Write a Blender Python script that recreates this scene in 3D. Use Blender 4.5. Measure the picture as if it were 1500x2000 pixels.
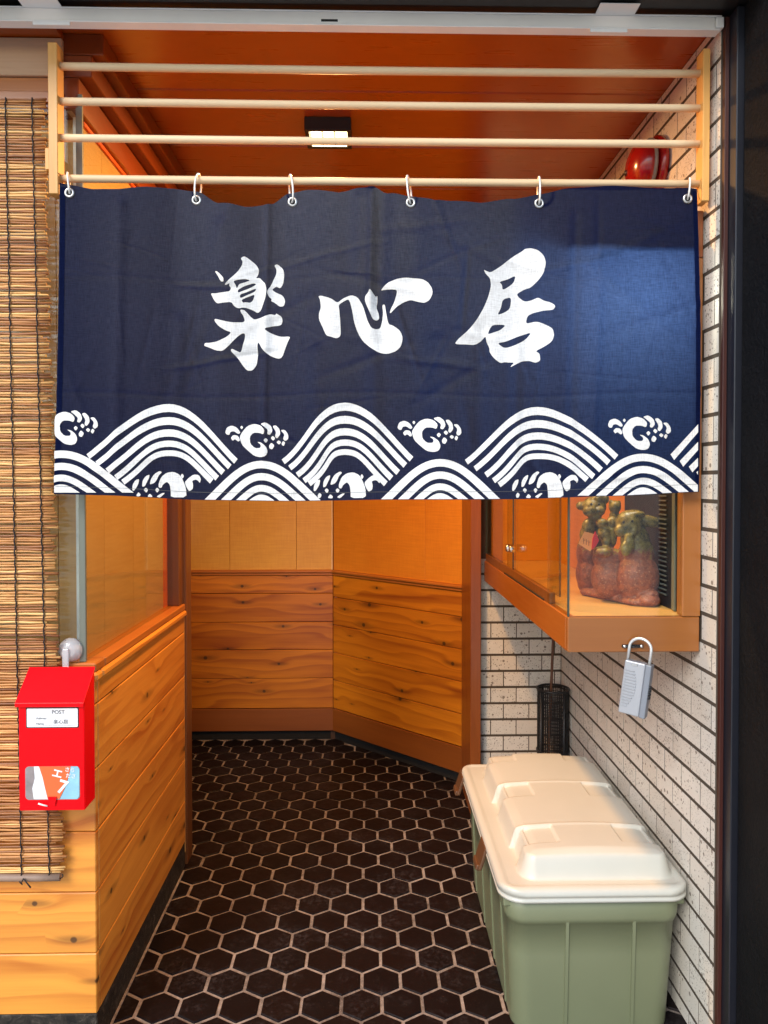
import bpy, bmesh, math, random
from mathutils import Vector, Matrix
random.seed(7)
S = bpy.context.scene
for o in list(bpy.data.objects): bpy.data.objects.remove(o)
COL = S.collection
PI = math.pi
# ------------------------------------------------------------------ camera
F = 1430.0; EYE = 1.40; PITCH = 26 / F; YAW = 30 / F; PPX, PPY = 750.0, 966.0
cd = bpy.data.cameras.new('camera'); cam = bpy.data.objects.new('camera', cd); COL.objects.link(cam)
cam.location = (0, 0, EYE); cam.rotation_euler = (PI / 2 - PITCH, 0, -YAW)
cd.sensor_fit = 'VERTICAL'; cd.sensor_height = 24; cd.lens = F * 24 / 2000
cd.shift_y = -(1000 - PPY) / 2000; cd.clip_start = 0.05; cd.clip_end = 1000
S.camera = cam
CR = Matrix.Rotation(-YAW, 3, 'Z') @ Matrix.Rotation(PI / 2 - PITCH, 3, 'X')
def ray(px, py): return CR @ Vector(((px - PPX) / F, -(py - PPY) / F, -1))
def at(px, py, Y):
    d = ray(px, py); t = Y / d.y
    return Vector((d.x * t, Y, EYE + d.z * t))
# ------------------------------------------------------------------ light
W = bpy.data.worlds.new('World'); S.world = W; W.use_nodes = True
nt = W.node_tree; bg = nt.nodes['Background']
sky = nt.nodes.new('ShaderNodeTexSky'); sky.sky_type = 'NISHITA'; sky.sun_disc = False
SUN_EL, SUN_AZ = math.radians(36), math.radians(212)      # azimuth measured from +Y, clockwise
sky.sun_elevation = SUN_EL; sky.sun_rotation = SUN_AZ; sky.dust_density = 1.0; sky.air_density = 1.0; sky.ozone_density = 1
nt.links.new(sky.outputs[0], bg.inputs[0]); bg.inputs[1].default_value = 0.15
sl = bpy.data.lights.new('sun', 'SUN'); sl.energy = 1.6; sl.angle = math.radians(24); sl.color = (1, .985, .96)
so = bpy.data.objects.new('sun', sl); COL.objects.link(so)
sd = Vector((math.sin(SUN_AZ) * math.cos(SUN_EL), math.cos(SUN_AZ) * math.cos(SUN_EL), math.sin(SUN_EL)))
so.rotation_euler = sd.to_track_quat('Z', 'Y').to_euler(); so.location = (0, -3, 6)
S.view_settings.view_transform = 'Standard'; S.view_settings.look = 'None'
S.view_settings.exposure = 0.82; S.view_settings.gamma = 1.0; S.view_settings.use_curve_mapping = False
S.cycles.max_bounces = 10; S.cycles.diffuse_bounces = 6; S.cycles.transparent_max_bounces = 16
S.cycles.use_denoising = True; S.cycles.caustics_reflective = False; S.cycles.caustics_refractive = False
LAMP_W, CASE_W = 30.0, 3.6
# ------------------------------------------------------------------ materials
def newmat(name):
    m = bpy.data.materials.new(name); m.use_nodes = True
    return m, m.node_tree, m.node_tree.nodes['Principled BSDF']
def N(t, typ, **kw):
    n = t.nodes.new(typ)
    for k, v in kw.items():
        if k in n.inputs.keys() if isinstance(k, str) else False: n.inputs[k].default_value = v
        else: setattr(n, k, v)
    return n
def L(t, a, b): t.links.new(a, b)
def math_(t, op, a, b=None, c=None):
    n = t.nodes.new('ShaderNodeMath'); n.operation = op
    for i, v in enumerate((a, b, c)):
        if v is None: continue
        if hasattr(v, 'links'): L(t, v, n.inputs[i])
        else: n.inputs[i].default_value = v
    return n.outputs[0]
def mixc(t, f, a, b, mode='MIX'):
    n = t.nodes.new('ShaderNodeMix'); n.data_type = 'RGBA'; n.blend_type = mode
    for s, v in ((n.inputs[0], f), (n.inputs[6], a), (n.inputs[7], b)):
        if hasattr(v, 'links'): L(t, v, s)
        else: s.default_value = v if not isinstance(v, tuple) else (*v, 1)[:4]
    return n.outputs[2]
def coords(t, sc=(1, 1, 1), rnd=True, kind='Object'):
    tc = t.nodes.new('ShaderNodeTexCoord'); mp = t.nodes.new('ShaderNodeMapping')
    L(t, tc.outputs[kind], mp.inputs[0]); mp.inputs['Scale'].default_value = sc
    out = mp.outputs[0]
    oi = t.nodes.new('ShaderNodeObjectInfo')
    if rnd:
        a = t.nodes.new('ShaderNodeVectorMath'); a.operation = 'ADD'
        s = math_(t, 'MULTIPLY', oi.outputs['Random'], 37.0)
        L(t, out, a.inputs[0]); L(t, s, a.inputs[1]); out = a.outputs[0]
    return out, oi.outputs['Random']
def noise(t, vec, scale, detail=3, rough=.5, dist=0):
    n = t.nodes.new('ShaderNodeTexNoise'); L(t, vec, n.inputs['Vector'])
    n.inputs['Scale'].default_value = scale; n.inputs['Detail'].default_value = detail
    n.inputs['Roughness'].default_value = rough; n.inputs['Distortion'].default_value = dist
    return n.outputs[0]
def ramp(t, f, stops, interp='LINEAR'):
    n = t.nodes.new('ShaderNodeValToRGB'); L(t, f, n.inputs[0]); r = n.color_ramp; r.interpolation = interp
    while len(r.elements) < len(stops): r.elements.new(.5)
    for e, (p, c) in zip(r.elements, stops):
        e.position = p; e.color = (*c, 1) if len(c) == 3 else c
    return n.outputs[0]
def bump(t, b, h, strength=.3, dist=.002):
    n = t.nodes.new('ShaderNodeBump'); n.inputs['Strength'].default_value = strength; n.inputs['Distance'].default_value = dist
    L(t, h, n.inputs['Height']); L(t, n.outputs[0], b.inputs['Normal'])
def plain(name, col, rough=.5, metal=0, var=.12, nscale=8, bs=.15, bscale=60, coat=0, emit=None):
    m, t, b = newmat(name)
    v, r = coords(t)
    n = noise(t, v, nscale, 4, .6)
    c = mixc(t, n, tuple(x * (1 - var) for x in col), tuple(min(1, x * (1 + var)) for x in col))
    L(t, c, b.inputs['Base Color']); b.inputs['Metallic'].default_value = metal
    n2 = noise(t, v, bscale, 3, .6)
    rr = math_(t, 'MULTIPLY_ADD', n2, .16, rough - .08); L(t, rr, b.inputs['Roughness'])
    if bs: bump(t, b, n2, bs, .001)
    if coat: b.inputs['Coat Weight'].default_value = coat; b.inputs['Coat Roughness'].default_value = .12
    if emit:
        b.inputs['Emission Color'].default_value = (*emit[0], 1); b.inputs['Emission Strength'].default_value = emit[1]
    return m
def wood(name, light, dark, axis='X', knots=.0, rings=1.0, rough=.42, coat=.25, fine=1.0, var=.3, bandscale=17, knot_col=(.03, .012, .004), kscale=(3.2, 9.0)):
    m, t, b = newmat(name)
    tc = t.nodes.new('ShaderNodeTexCoord'); sp = t.nodes.new('ShaderNodeSeparateXYZ'); L(t, tc.outputs['Object'], sp.inputs[0])
    oi = t.nodes.new('ShaderNodeObjectInfo'); rnd = oi.outputs['Random']
    order = {'X': (0, 2, 1), 'Z': (2, 0, 1), 'Y': (1, 0, 2)}[axis]
    al, ac, th = (sp.outputs[i] for i in order)
    off = math_(t, 'MULTIPLY', rnd, 41.3)
    al = math_(t, 'ADD', al, off); ac0 = math_(t, 'ADD', ac, math_(t, 'MULTIPLY', rnd, 17.7))
    def comb(x, y, z):
        c = t.nodes.new('ShaderNodeCombineXYZ')
        for i, v in enumerate((x, y, z)):
            if hasattr(v, 'links'): L(t, v, c.inputs[i])
            else: c.inputs[i].default_value = v
        return c.outputs[0]
    acw = ac0; kmask = None
    if knots > 0:
        vo = t.nodes.new('ShaderNodeTexVoronoi'); vo.voronoi_dimensions = '2D'
        L(t, comb(math_(t, 'MULTIPLY', al, kscale[0]), math_(t, 'MULTIPLY', ac0, kscale[1]), 0), vo.inputs['Vector']); vo.inputs['Scale'].default_value = 1
        sc = t.nodes.new('ShaderNodeSeparateColor'); L(t, vo.outputs['Color'], sc.inputs[0])
        on = math_(t, 'LESS_THAN', sc.outputs[0], knots)
        # distance in metres to the knot, slightly stretched along the grain
        po = t.nodes.new('ShaderNodeSeparateXYZ'); L(t, vo.outputs['Position'], po.inputs[0])
        dx = math_(t, 'SUBTRACT', al, math_(t, 'DIVIDE', po.outputs[0], kscale[0]))
        dy = math_(t, 'SUBTRACT', ac0, math_(t, 'DIVIDE', po.outputs[1], kscale[1]))
        d1 = math_(t, 'SQRT', math_(t, 'ADD', math_(t, 'POWER', math_(t, 'MULTIPLY', dx, .45), 2), math_(t, 'POWER', dy, 2)))
        d2 = math_(t, 'SQRT', math_(t, 'ADD', math_(t, 'POWER', math_(t, 'MULTIPLY', dx, .85), 2), math_(t, 'POWER', dy, 2)))
        rad = math_(t, 'MULTIPLY_ADD', sc.outputs[1], .008, .003)
        k = t.nodes.new('ShaderNodeMapRange'); k.interpolation_type = 'SMOOTHSTEP'
        L(t, math_(t, 'DIVIDE', d2, rad), k.inputs[0]); k.inputs[1].default_value = .6; k.inputs[2].default_value = 1.5; k.inputs[3].default_value = 1; k.inputs[4].default_value = 0
        k2 = t.nodes.new('ShaderNodeMapRange'); k2.interpolation_type = 'SMOOTHSTEP'
        d3 = math_(t, 'SQRT', math_(t, 'ADD', math_(t, 'POWER', math_(t, 'MULTIPLY', dx, .22), 2), math_(t, 'POWER', dy, 2)))
        L(t, math_(t, 'DIVIDE', d3, rad), k2.inputs[0]); k2.inputs[1].default_value = .4; k2.inputs[2].default_value = 2.2; k2.inputs[3].default_value = .5; k2.inputs[4].default_value = 0
        kmask = math_(t, 'MULTIPLY', math_(t, 'MAXIMUM', k.outputs[0], k2.outputs[0]), on)
        w = t.nodes.new('ShaderNodeMapRange'); w.interpolation_type = 'SMOOTHSTEP'
        L(t, d1, w.inputs[0]); w.inputs[1].default_value = 0; w.inputs[2].default_value = .045; w.inputs[3].default_value = .022; w.inputs[4].default_value = 0
        acw = math_(t, 'ADD', ac0, math_(t, 'MULTIPLY', w.outputs[0], on))
    base = comb(math_(t, 'MULTIPLY', al, .55), acw, th)
    low = noise(t, comb(math_(t, 'MULTIPLY', al, .75), math_(t, 'MULTIPLY', acw, 4.5), th), 1.3, 2, .5)
    bandv = math_(t, 'ADD', math_(t, 'MULTIPLY', acw, bandscale), math_(t, 'MULTIPLY', low, 5.5))
    saw = math_(t, 'FRACT', bandv)
    band = ramp(t, saw, [(0, (.1,) * 3), (.5, (.4,) * 3), (.84, (1,) * 3), (.92, (.95,) * 3), (1, (.1,) * 3)])
    fn = noise(t, comb(math_(t, 'MULTIPLY', al, 5), math_(t, 'MULTIPLY', acw, 190 * fine), math_(t, 'MULTIPLY', th, 60)), 1, 3, .6)
    big = noise(t, comb(math_(t, 'MULTIPLY', al, 1.2), math_(t, 'MULTIPLY', acw, 9), 3.0), 1, 3, .6)
    f = math_(t, 'ADD', math_(t, 'MULTIPLY', band, .34 * rings), math_(t, 'MULTIPLY', fn, .32))
    f = math_(t, 'ADD', f, math_(t, 'MULTIPLY', math_(t, 'SUBTRACT', big, .3), .95))
    heart = noise(t, comb(math_(t, 'MULTIPLY', al, .8), math_(t, 'MULTIPLY', acw, 13), 9.0), 1, 2, .5)
    hs = ramp(t, heart, [(.56, (0,) * 3), (.66, (1,) * 3)])
    f = math_(t, 'ADD', f, math_(t, 'MULTIPLY', hs, .30 * rings))
    f = math_(t, 'ADD', f, math_(t, 'MULTIPLY', math_(t, 'SUBTRACT', rnd, .5), var))
    cl = t.nodes.new('ShaderNodeClamp'); L(t, f, cl.inputs[0])
    c = mixc(t, cl.outputs[0], light, dark)
    if kmask is not None: c = mixc(t, math_(t, 'MULTIPLY', kmask, .9), c, knot_col)
    L(t, c, b.inputs['Base Color'])
    L(t, math_(t, 'MULTIPLY_ADD', fn, .2, rough - .1), b.inputs['Roughness'])
    b.inputs['Coat Weight'].default_value = coat; b.inputs['Coat Roughness'].default_value = .18
    bump(t, b, math_(t, 'ADD', fn, math_(t, 'MULTIPLY', band, .5)), .22, .001)
    return m
M = {}
M['plank'] = wood('pale_cedar', (.86, .37, .050), (.46, .125, .012), knots=.55)
M['plank_back'] = wood('amber_cedar', (.70, .25, .010), (.24, .048, .003), knots=.9)
M['trim'] = wood('orange_trim', (.50, .17, .025), (.26, .065, .008), rings=.5)
M['skirt'] = wood('dark_orange_skirting', (.26, .075, .010), (.15, .036, .005), rings=.3)
M['trimz'] = wood('orange_post', (.30, .085, .014), (.15, .033, .005), axis='Z', rings=.4)
M['case'] = wood('lacquered_case', (.30, .105, .020), (.20, .058, .008), rings=.35, coat=.4)
M['casez'] = wood('lacquered_case_post', (.34, .125, .026), (.24, .07, .010), axis='Z', rings=.35, coat=.4)
M['casey'] = wood('lacquered_case_side', (.34, .105, .014), (.22, .056, .006), axis='Y', rings=.35, coat=.4)
M['board'] = wood('case_shelf', (.72, .40, .13), (.50, .24, .06), rings=.4, rough=.35)
M['darkpost'] = wood('dark_post', (.17, .06, .015), (.09, .028, .007), axis='Z', rings=.3)
M['ceild'] = wood('dark_cornice', (.22, .038, .003), (.13, .022, .002), rings=.1, coat=.2, rough=.4, var=.1, axis='Y')
M['rod'] = wood('pale_dowel', (.80, .60, .37), (.62, .42, .22), rings=.5, rough=.55, coat=0, bandscale=30)
M['rackpost'] = wood('rack_post', (.74, .40, .11), (.52, .24, .05), axis='Z', rings=.6, rough=.5, coat=.1)
M['lintel'] = wood('lintel_board', (.62, .40, .24), (.42, .24, .13), rings=.3, rough=.6, coat=0)
M['ceil'] = wood('lacquered_ceiling', (.36, .062, .003), (.25, .040, .002), rings=.12, coat=.5, rough=.3, fine=.4, var=.15)
def veneer(name, light, dark):
    m, t, b = newmat(name)
    tc = t.nodes.new('ShaderNodeTexCoord'); mp = t.nodes.new('ShaderNodeMapping'); L(t, tc.outputs['Object'], mp.inputs[0])
    mp.inputs['Scale'].default_value = (6, 6, 120)
    n = noise(t, mp.outputs[0], 1, 4, .65)
    mp2 = t.nodes.new('ShaderNodeMapping'); L(t, tc.outputs['Object'], mp2.inputs[0]); mp2.inputs['Scale'].default_value = (180, 180, 14)
    n2 = noise(t, mp2.outputs[0], 1, 3, .6)
    n3 = noise(t, tc.outputs['Object'], 3, 3, .6)
    f = math_(t, 'ADD', math_(t, 'MULTIPLY', n, .5), math_(t, 'MULTIPLY', n2, .25)); f = math_(t, 'ADD', f, math_(t, 'MULTIPLY', n3, .35))
    L(t, mixc(t, ramp(t, f, [(.35, (0,) * 3), (.75, (1,) * 3)]), light, dark), b.inputs['Base Color'])
    b.inputs['Roughness'].default_value = .5; b.inputs['Coat Weight'].default_value = .35; b.inputs['Coat Roughness'].default_value = .12
    bump(t, b, f, .35, .001); return m
M['veneer'] = veneer('tan_veneer', (.78, .46, .17), (.60, .31, .09))
M['veneer_y'] = veneer('yellow_veneer', (.72, .40, .06), (.54, .25, .03))
M['veneer_o'] = veneer('orange_veneer', (.74, .28, .018), (.55, .17, .008))
def tile_mat():
    m, t, b = newmat('speckled_wall_tile')
    v, r = coords(t)
    n = noise(t, v, 22, 4, .6)
    c = mixc(t, n, (.57, .53, .46), (.72, .69, .62))
    c = mixc(t, math_(t, 'MULTIPLY', r, .38), c, (.47, .41, .33))
    masks = []
    for sc, th, keep in ((52, .30, .5), (120, .34, .6), (260, .38, .6)):
        vo = t.nodes.new('ShaderNodeTexVoronoi'); L(t, v, vo.inputs['Vector']); vo.inputs['Scale'].default_value = sc
        s = t.nodes.new('ShaderNodeSeparateColor'); L(t, vo.outputs['Color'], s.inputs[0])
        on = math_(t, 'LESS_THAN', s.outputs[0], keep)
        k = math_(t, 'LESS_THAN', vo.outputs['Distance'], math_(t, 'MULTIPLY', s.outputs[1], th))
        mk = math_(t, 'MULTIPLY', on, k); masks.append(mk)
        c = mixc(t, math_(t, 'MULTIPLY', mk, .75), c, (.10, .070, .046))
    L(t, c, b.inputs['Base Color']); b.inputs['Roughness'].default_value = .5; b.inputs['Specular IOR Level'].default_value = .35
    bump(t, b, math_(t, 'SUBTRACT', noise(t, v, 40, 3), masks[0]), .35, .001); return m
M['tile'] = tile_mat()
M['joint'] = plain('dark_wall_joint', (.060, .044, .030), .9, var=.3, nscale=30, bs=.5, bscale=300)
def hex_mat():
    m, t, b = newmat('dark_hexagon_tile')
    v, r = coords(t)
    n = noise(t, v, 14, 5, .65)
    c = mixc(t, n, (.0018, .0015, .0019), (.0080, .0056, .0066))
    c = mixc(t, math_(t, 'MULTIPLY', r, .6), c, (.009, .0045, .0040))
    n2 = noise(t, v, 210, 2, .5)
    sp = ramp(t, n2, [(.70, (0,) * 3), (.76, (1,) * 3)])
    c = mixc(t, math_(t, 'MULTIPLY', sp, .35), c, (.12, .09, .075))
    tcg = t.nodes.new('ShaderNodeTexCoord'); gm = t.nodes.new('ShaderNodeNewGeometry')
    d1 = noise(t, gm.outputs['Position'], 5.5, 5, .7); d2 = noise(t, gm.outputs['Position'], 70, 4, .75)
    dust = math_(t, 'MULTIPLY', ramp(t, d1, [(.48, (0,) * 3), (.70, (1,) * 3)]), ramp(t, d2, [(.45, (0,) * 3), (.75, (1,) * 3)]))
    c = mixc(t, math_(t, 'MULTIPLY', dust, .55), c, (.085, .078, .085))
    L(t, c, b.inputs['Base Color'])
    n3 = noise(t, v, 30, 4, .6)
    L(t, math_(t, 'MULTIPLY_ADD', n3, .45, .20), b.inputs['Roughness'])
    b.inputs['Specular IOR Level'].default_value = .11
    bump(t, b, math_(t, 'ADD', n, math_(t, 'MULTIPLY', n3, .4)), .5, .002); return m
M['hex'] = hex_mat()
def grout_mat():
    m, t, b = newmat('floor_grout'); g = t.nodes.new('ShaderNodeNewGeometry'); v = g.outputs['Position']
    n1 = noise(t, v, 4.5, 4, .65); n2 = noise(t, v, 38, 4, .7); n3 = noise(t, v, 300, 2, .6)
    f = math_(t, 'ADD', math_(t, 'MULTIPLY', n1, .6), math_(t, 'MULTIPLY', n2, .5))
    c = mixc(t, ramp(t, f, [(.42, (0,) * 3), (.66, (1,) * 3)]), (.080, .062, .052), (.29, .245, .215))
    c = mixc(t, ramp(t, n3, [(.62, (0,) * 3), (.70, (.7,) * 3)]), c, (.38, .31, .24))
    L(t, c, b.inputs['Base Color']); b.inputs['Roughness'].default_value = .92
    bump(t, b, math_(t, 'ADD', n2, n3), .7, .002); return m
M['grout'] = grout_mat()
def stone_mat(name, a, b_, c3):
    m, t, b = newmat(name); v, r = coords(t, rnd=False)
    n = noise(t, v, 35, 6, .75, 1.2)
    L(t, ramp(t, n, [(.35, a), (.55, b_), (.75, c3)]), b.inputs['Base Color']); b.inputs['Roughness'].default_value = .6; b.inputs['Specular IOR Level'].default_value = .3
    bump(t, b, n, .8, .004); return m
M['stone'] = stone_mat('dark_base_stone', (.008, .007, .006), (.03, .024, .018), (.16, .13, .10))
M['kerb'] = stone_mat('grey_kerb_stone', (.10, .10, .10), (.22, .22, .22), (.4, .4, .39))
M['toe'] = plain('black_toe_kick', (.004, .0035, .003), .9)
def stucco():
    m, t, b = newmat('black_stucco'); v, r = coords(t, rnd=False)
    n = noise(t, v, 70, 5, .7); n1 = noise(t, v, 9, 3, .6)
    c = mixc(t, n1, (.004, .004, .0045), (.010, .010, .011))
    vo = t.nodes.new('ShaderNodeTexVoronoi'); L(t, v, vo.inputs['Vector']); vo.inputs['Scale'].default_value = 28
    s = t.nodes.new('ShaderNodeSeparateColor'); L(t, vo.outputs['Color'], s.inputs[0])
    mk = math_(t, 'MULTIPLY', math_(t, 'LESS_THAN', s.outputs[0], .10), math_(t, 'LESS_THAN', vo.outputs['Distance'], .10))
    c = mixc(t, mk, c, (.45, .45, .43)); L(t, c, b.inputs['Base Color']); b.inputs['Roughness'].default_value = .55; b.inputs['Specular IOR Level'].default_value = .08
    bump(t, b, n, 1.0, .010); return m
M['stucco'] = stucco()
M['blackpaint'] = plain('black_navy_paint', (.008, .009, .014), .4)
M['soffit'] = plain('black_soffit_paint', (.010, .009, .008), .5)
M['browntrim'] = plain('maroon_steel_trim', (.045, .012, .008), .4)
M['alu'] = plain('cream_painted_steel_rail', (.84, .80, .74), .38, var=.14, nscale=5, bs=.2, bscale=40)
M['alu2'] = plain('pale_steel_plate', (.82, .80, .76), .4)
M['blackslot'] = plain('dark_slot', (.01, .008, .006), .8)
M['ringm'] = plain('white_coated_ring', (.78, .76, .70), .35, bs=0)
M['eyelet'] = plain('nickel_eyelet', (.62, .60, .56), .28, metal=.8, bs=0)
M['red'] = plain('red_painted_steel', (.84, .001, .005), .32, var=.02, nscale=3, bs=.04, bscale=120)
M['red'].node_tree.nodes['Principled BSDF'].inputs['Specular IOR Level'].default_value = .2
M['paper'] = plain('white_paper', (.80, .79, .77), .6, bs=.05)
M['ink'] = plain('grey_ink', (.16, .16, .17), .7, bs=0)
M['darkline'] = plain('dark_frame_line', (.04, .004, .006), .6, bs=0)
M['flyer_o'] = plain('orange_flyer', (.80, .13, .03), .5, bs=0)
M['flyer_b'] = plain('blue_flyer', (.26, .50, .62), .5, var=.3, nscale=30, bs=0)
M['flyer_g'] = plain('grey_flyer', (.26, .22, .21), .5, var=.5, nscale=35, bs=0)
M['flyer_w'] = plain('white_flyer', (.75, .75, .75), .5, bs=0)
M['gloss_red'] = plain('glossy_red_plastic', (.26, .004, .005), .22, bs=.03, coat=.5)
M['grey'] = plain('gap_shade_grey', (.17, .16, .15), .45)  # grey of the bell's shaded gap, shade put into the colour
M['black'] = plain('black_steel', (.010, .010, .011), .42)
M['green'] = plain('sage_green_plastic', (.155, .172, .098), .38, var=.09, nscale=5, bs=.08, bscale=160)
M['cream'] = plain('cream_plastic', (.46, .455, .395), .36, var=.07, nscale=5, bs=.08, bscale=180)
M['buckle'] = plain('brown_buckle_plastic', (.10, .045, .02), .35)
M['silver'] = plain('silver_grey_paint', (.33, .34, .36), .34, metal=.25, bs=.05)
M['dgrey'] = plain('slate_grey_plastic', (.17, .185, .21), .4)
M['chrome'] = plain('bright_steel', (.75, .75, .73), .16, metal=1, bs=0)
M['shackle'] = plain('brushed_shackle', (.62, .62, .60), .38, metal=.6, bs=0)
M['fluoro'] = plain('fluorescent_orange_sheet', (.95, .12, .015), .5, bs=0)
M['glue'] = plain('grey_green_seal', (.14, .15, .115), .5)
M['rubber'] = plain('dark_window_panel', (.006, .010, .020), .5, var=.35, nscale=7, bs=0)  # navy stands for the street reflected in the panel, put into the colour
M['slat'] = plain('faint_grey_slat', (.10, .11, .11), .4)
M['steelstrip'] = plain('olive_steel_strip', (.20, .20, .16), .35, metal=.3)
M['string'] = plain('black_cord', (.012, .010, .010), .8)
M['cane'] = plain('brown_bamboo_cane', (.10, .035, .012), .45)
M['pavement'] = plain('street_pavement', (.40, .395, .385), .85, var=.15, nscale=3, bs=.4, bscale=60)
M['wall_in'] = plain('plain_backing', (.05, .022, .010), .8)
M['tagpaper'] = plain('peach_card', (.72, .32, .12), .6)
M['tassel'] = plain('red_tassel', (.72, .02, .03), .6)
def glassm(name, tint=(.93, .96, .93), refl=1.0, rough=.0):
    m = bpy.data.materials.new(name); m.use_nodes = True; t = m.node_tree; t.nodes.clear()
    o = t.nodes.new('ShaderNodeOutputMaterial'); mx = t.nodes.new('ShaderNodeMixShader')
    tr = t.nodes.new('ShaderNodeBsdfTransparent'); tr.inputs[0].default_value = (*tint, 1)
    gl = t.nodes.new('ShaderNodeBsdfGlossy'); gl.inputs['Roughness'].default_value = rough + .01
    fr = t.nodes.new('ShaderNodeFresnel'); ge = t.nodes.new('ShaderNodeNewGeometry'); L(t, math_(t, 'MULTIPLY_ADD', ge.outputs['Backfacing'], -.8333, 1.5), fr.inputs[0])
    L(t, math_(t, 'MULTIPLY', fr.outputs[0], refl), mx.inputs[0]); L(t, tr.outputs[0], mx.inputs[1]); L(t, gl.outputs[0], mx.inputs[2]); L(t, mx.outputs[0], o.inputs[0])
    return m
M['glass'] = glassm('clear_glass')
M['glassedge'] = plain('green_glass_edge', (.035, .055, .045), .25, bs=0)
M['clearcup'] = glassm('milky_suction_cup', (.9, .9, .9), 1.6, .12)
mm = M['clearcup'].node_tree; o_ = mm.nodes['Material Output']; a_ = o_.inputs[0].links[0].from_socket
d_ = mm.nodes.new('ShaderNodeBsdfPrincipled'); d_.inputs['Base Color'].default_value = (.75, .73, .72, 1); d_.inputs['Roughness'].default_value = .2
x_ = mm.nodes.new('ShaderNodeMixShader'); x_.inputs[0].default_value = .45; mm.links.new(a_, x_.inputs[1]); mm.links.new(d_.outputs[0], x_.inputs[2]); mm.links.new(x_.outputs[0], o_.inputs[0])
def cloth(name, col, trans, tk):
    m = bpy.data.materials.new(name); m.use_nodes = True; t = m.node_tree
    b = t.nodes['Principled BSDF']; o = t.nodes['Material Output']
    v, r = coords(t, rnd=False)
    mp = t.nodes.new('ShaderNodeMapping'); L(t, v, mp.inputs[0]); mp.inputs['Scale'].default_value = (60, 60, 700)
    mq = t.nodes.new('ShaderNodeMapping'); L(t, v, mq.inputs[0]); mq.inputs['Scale'].default_value = (700, 60, 60)
    w = math_(t, 'MULTIPLY', math_(t, 'ADD', noise(t, mp.outputs[0], 1, 2), noise(t, mq.outputs[0], 1, 2)), .5)
    low = noise(t, v, 5, 3, .6)
    f = math_(t, 'ADD', math_(t, 'MULTIPLY', w, .75), math_(t, 'MULTIPLY', low, .25))
    c = mixc(t, ramp(t, f, [(.3, (0,) * 3), (.7, (1,) * 3)]), tuple(x * .72 for x in col), tuple(min(.95, x * 1.3) for x in col))
    L(t, c, b.inputs['Base Color']); b.inputs['Roughness'].default_value = .85; b.inputs['Specular IOR Level'].default_value = .08
    b.inputs['Sheen Weight'].default_value = .0
    bump(t, b, w, .3, .0006)
    tr = t.nodes.new('ShaderNodeBsdfTranslucent'); L(t, mixc(t, math_(t, 'MULTIPLY_ADD', w, 2.2, -.6), tuple(x * .55 for x in tk), tuple(min(1, x * 1.5) for x in tk)), tr.inputs[0])
    mx = t.nodes.new('ShaderNodeMixShader'); mx.inputs[0].default_value = trans
    L(t, b.outputs[0], mx.inputs[1]); L(t, tr.outputs[0], mx.inputs[2]); L(t, mx.outputs[0], o.inputs[0])
    return m
M['indigo'] = cloth('indigo_cotton', (.0036, .0078, .043), .5, (.021, .042, .125))
M['print'] = cloth('undyed_white_cotton', (.80, .76, .71), .12, (.6, .55, .5))
def reedmat():
    m, t, b = newmat('split_bamboo_reed')
    oi = t.nodes.new('ShaderNodeObjectInfo'); v, r = coords(t, (3, 3, 60))
    n = noise(t, v, 3, 3, .7)
    f = math_(t, 'ADD', math_(t, 'MULTIPLY', r, .75), math_(t, 'MULTIPLY', math_(t, 'SUBTRACT', n, .5), .9))
    c = ramp(t, f, [(0, (.82, .49, .17)), (.3, (.55, .24, .065)), (.6, (.32, .115, .03)), (.9, (.15, .052, .017)), (1, (.7, .40, .15))])
    L(t, c, b.inputs['Base Color']); b.inputs['Roughness'].default_value = .5; return m
M['reed'] = reedmat()
M['reedbar'] = plain('grey_bamboo_bar', (.26, .17, .12), .6, var=.4, nscale=20)
def ceramic():
    m, t, b = newmat('glazed_stoneware')
    tc = t.nodes.new('ShaderNodeTexCoord'); v = tc.outputs['Object']
    sp = t.nodes.new('ShaderNodeSeparateXYZ'); L(t, v, sp.inputs[0])
    n = noise(t, v, 28, 5, .7); n2 = noise(t, v, 260, 2, .6); n3 = noise(t, v, 70, 4, .7)
    h = math_(t, 'ADD', sp.outputs[2], math_(t, 'MULTIPLY', math_(t, 'SUBTRACT', n, .5), .075))
    h = math_(t, 'ADD', h, math_(t, 'MULTIPLY', math_(t, 'SUBTRACT', n3, .5), .11))
    k = t.nodes.new('ShaderNodeMapRange'); L(t, h, k.inputs[0]); k.inputs[1].default_value = .138; k.inputs[2].default_value = .152
    body = mixc(t, ramp(t, n3, [(.3, (0,) * 3), (.72, (1,) * 3)]), (.10, .020, .011), (.34, .095, .042))
    body = mixc(t, ramp(t, n2, [(.62, (0,) * 3), (.7, (.7,) * 3)]), body, (.60, .34, .20))
    glz = mixc(t, ramp(t, n3, [(.3, (0,) * 3), (.7, (1,) * 3)]), (.035, .028, .006), (.36, .27, .065))
    L(t, mixc(t, k.outputs[0], body, glz), b.inputs['Base Color'])
    L(t, math_(t, 'MULTIPLY_ADD', k.outputs[0], -.30, .52), b.inputs['Roughness'])
    bump(t, b, math_(t, 'ADD', n3, n2), .5, .002); return m
M['ceramic'] = ceramic()
def emis(name, col, s):
    m = bpy.data.materials.new(name); m.use_nodes = True; t = m.node_tree; b = t.nodes['Principled BSDF']
    b.inputs['Base Color'].default_value = (.9, .9, .9, 1); b.inputs['Emission Color'].default_value = (*col, 1); b.inputs['Emission Strength'].default_value = s
    return m
M['bulb'] = emis('lit_lamp_panel', (1, .74, .36), 5)
M['tube'] = emis('lit_tube', (1, .86, .66), 9)
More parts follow.
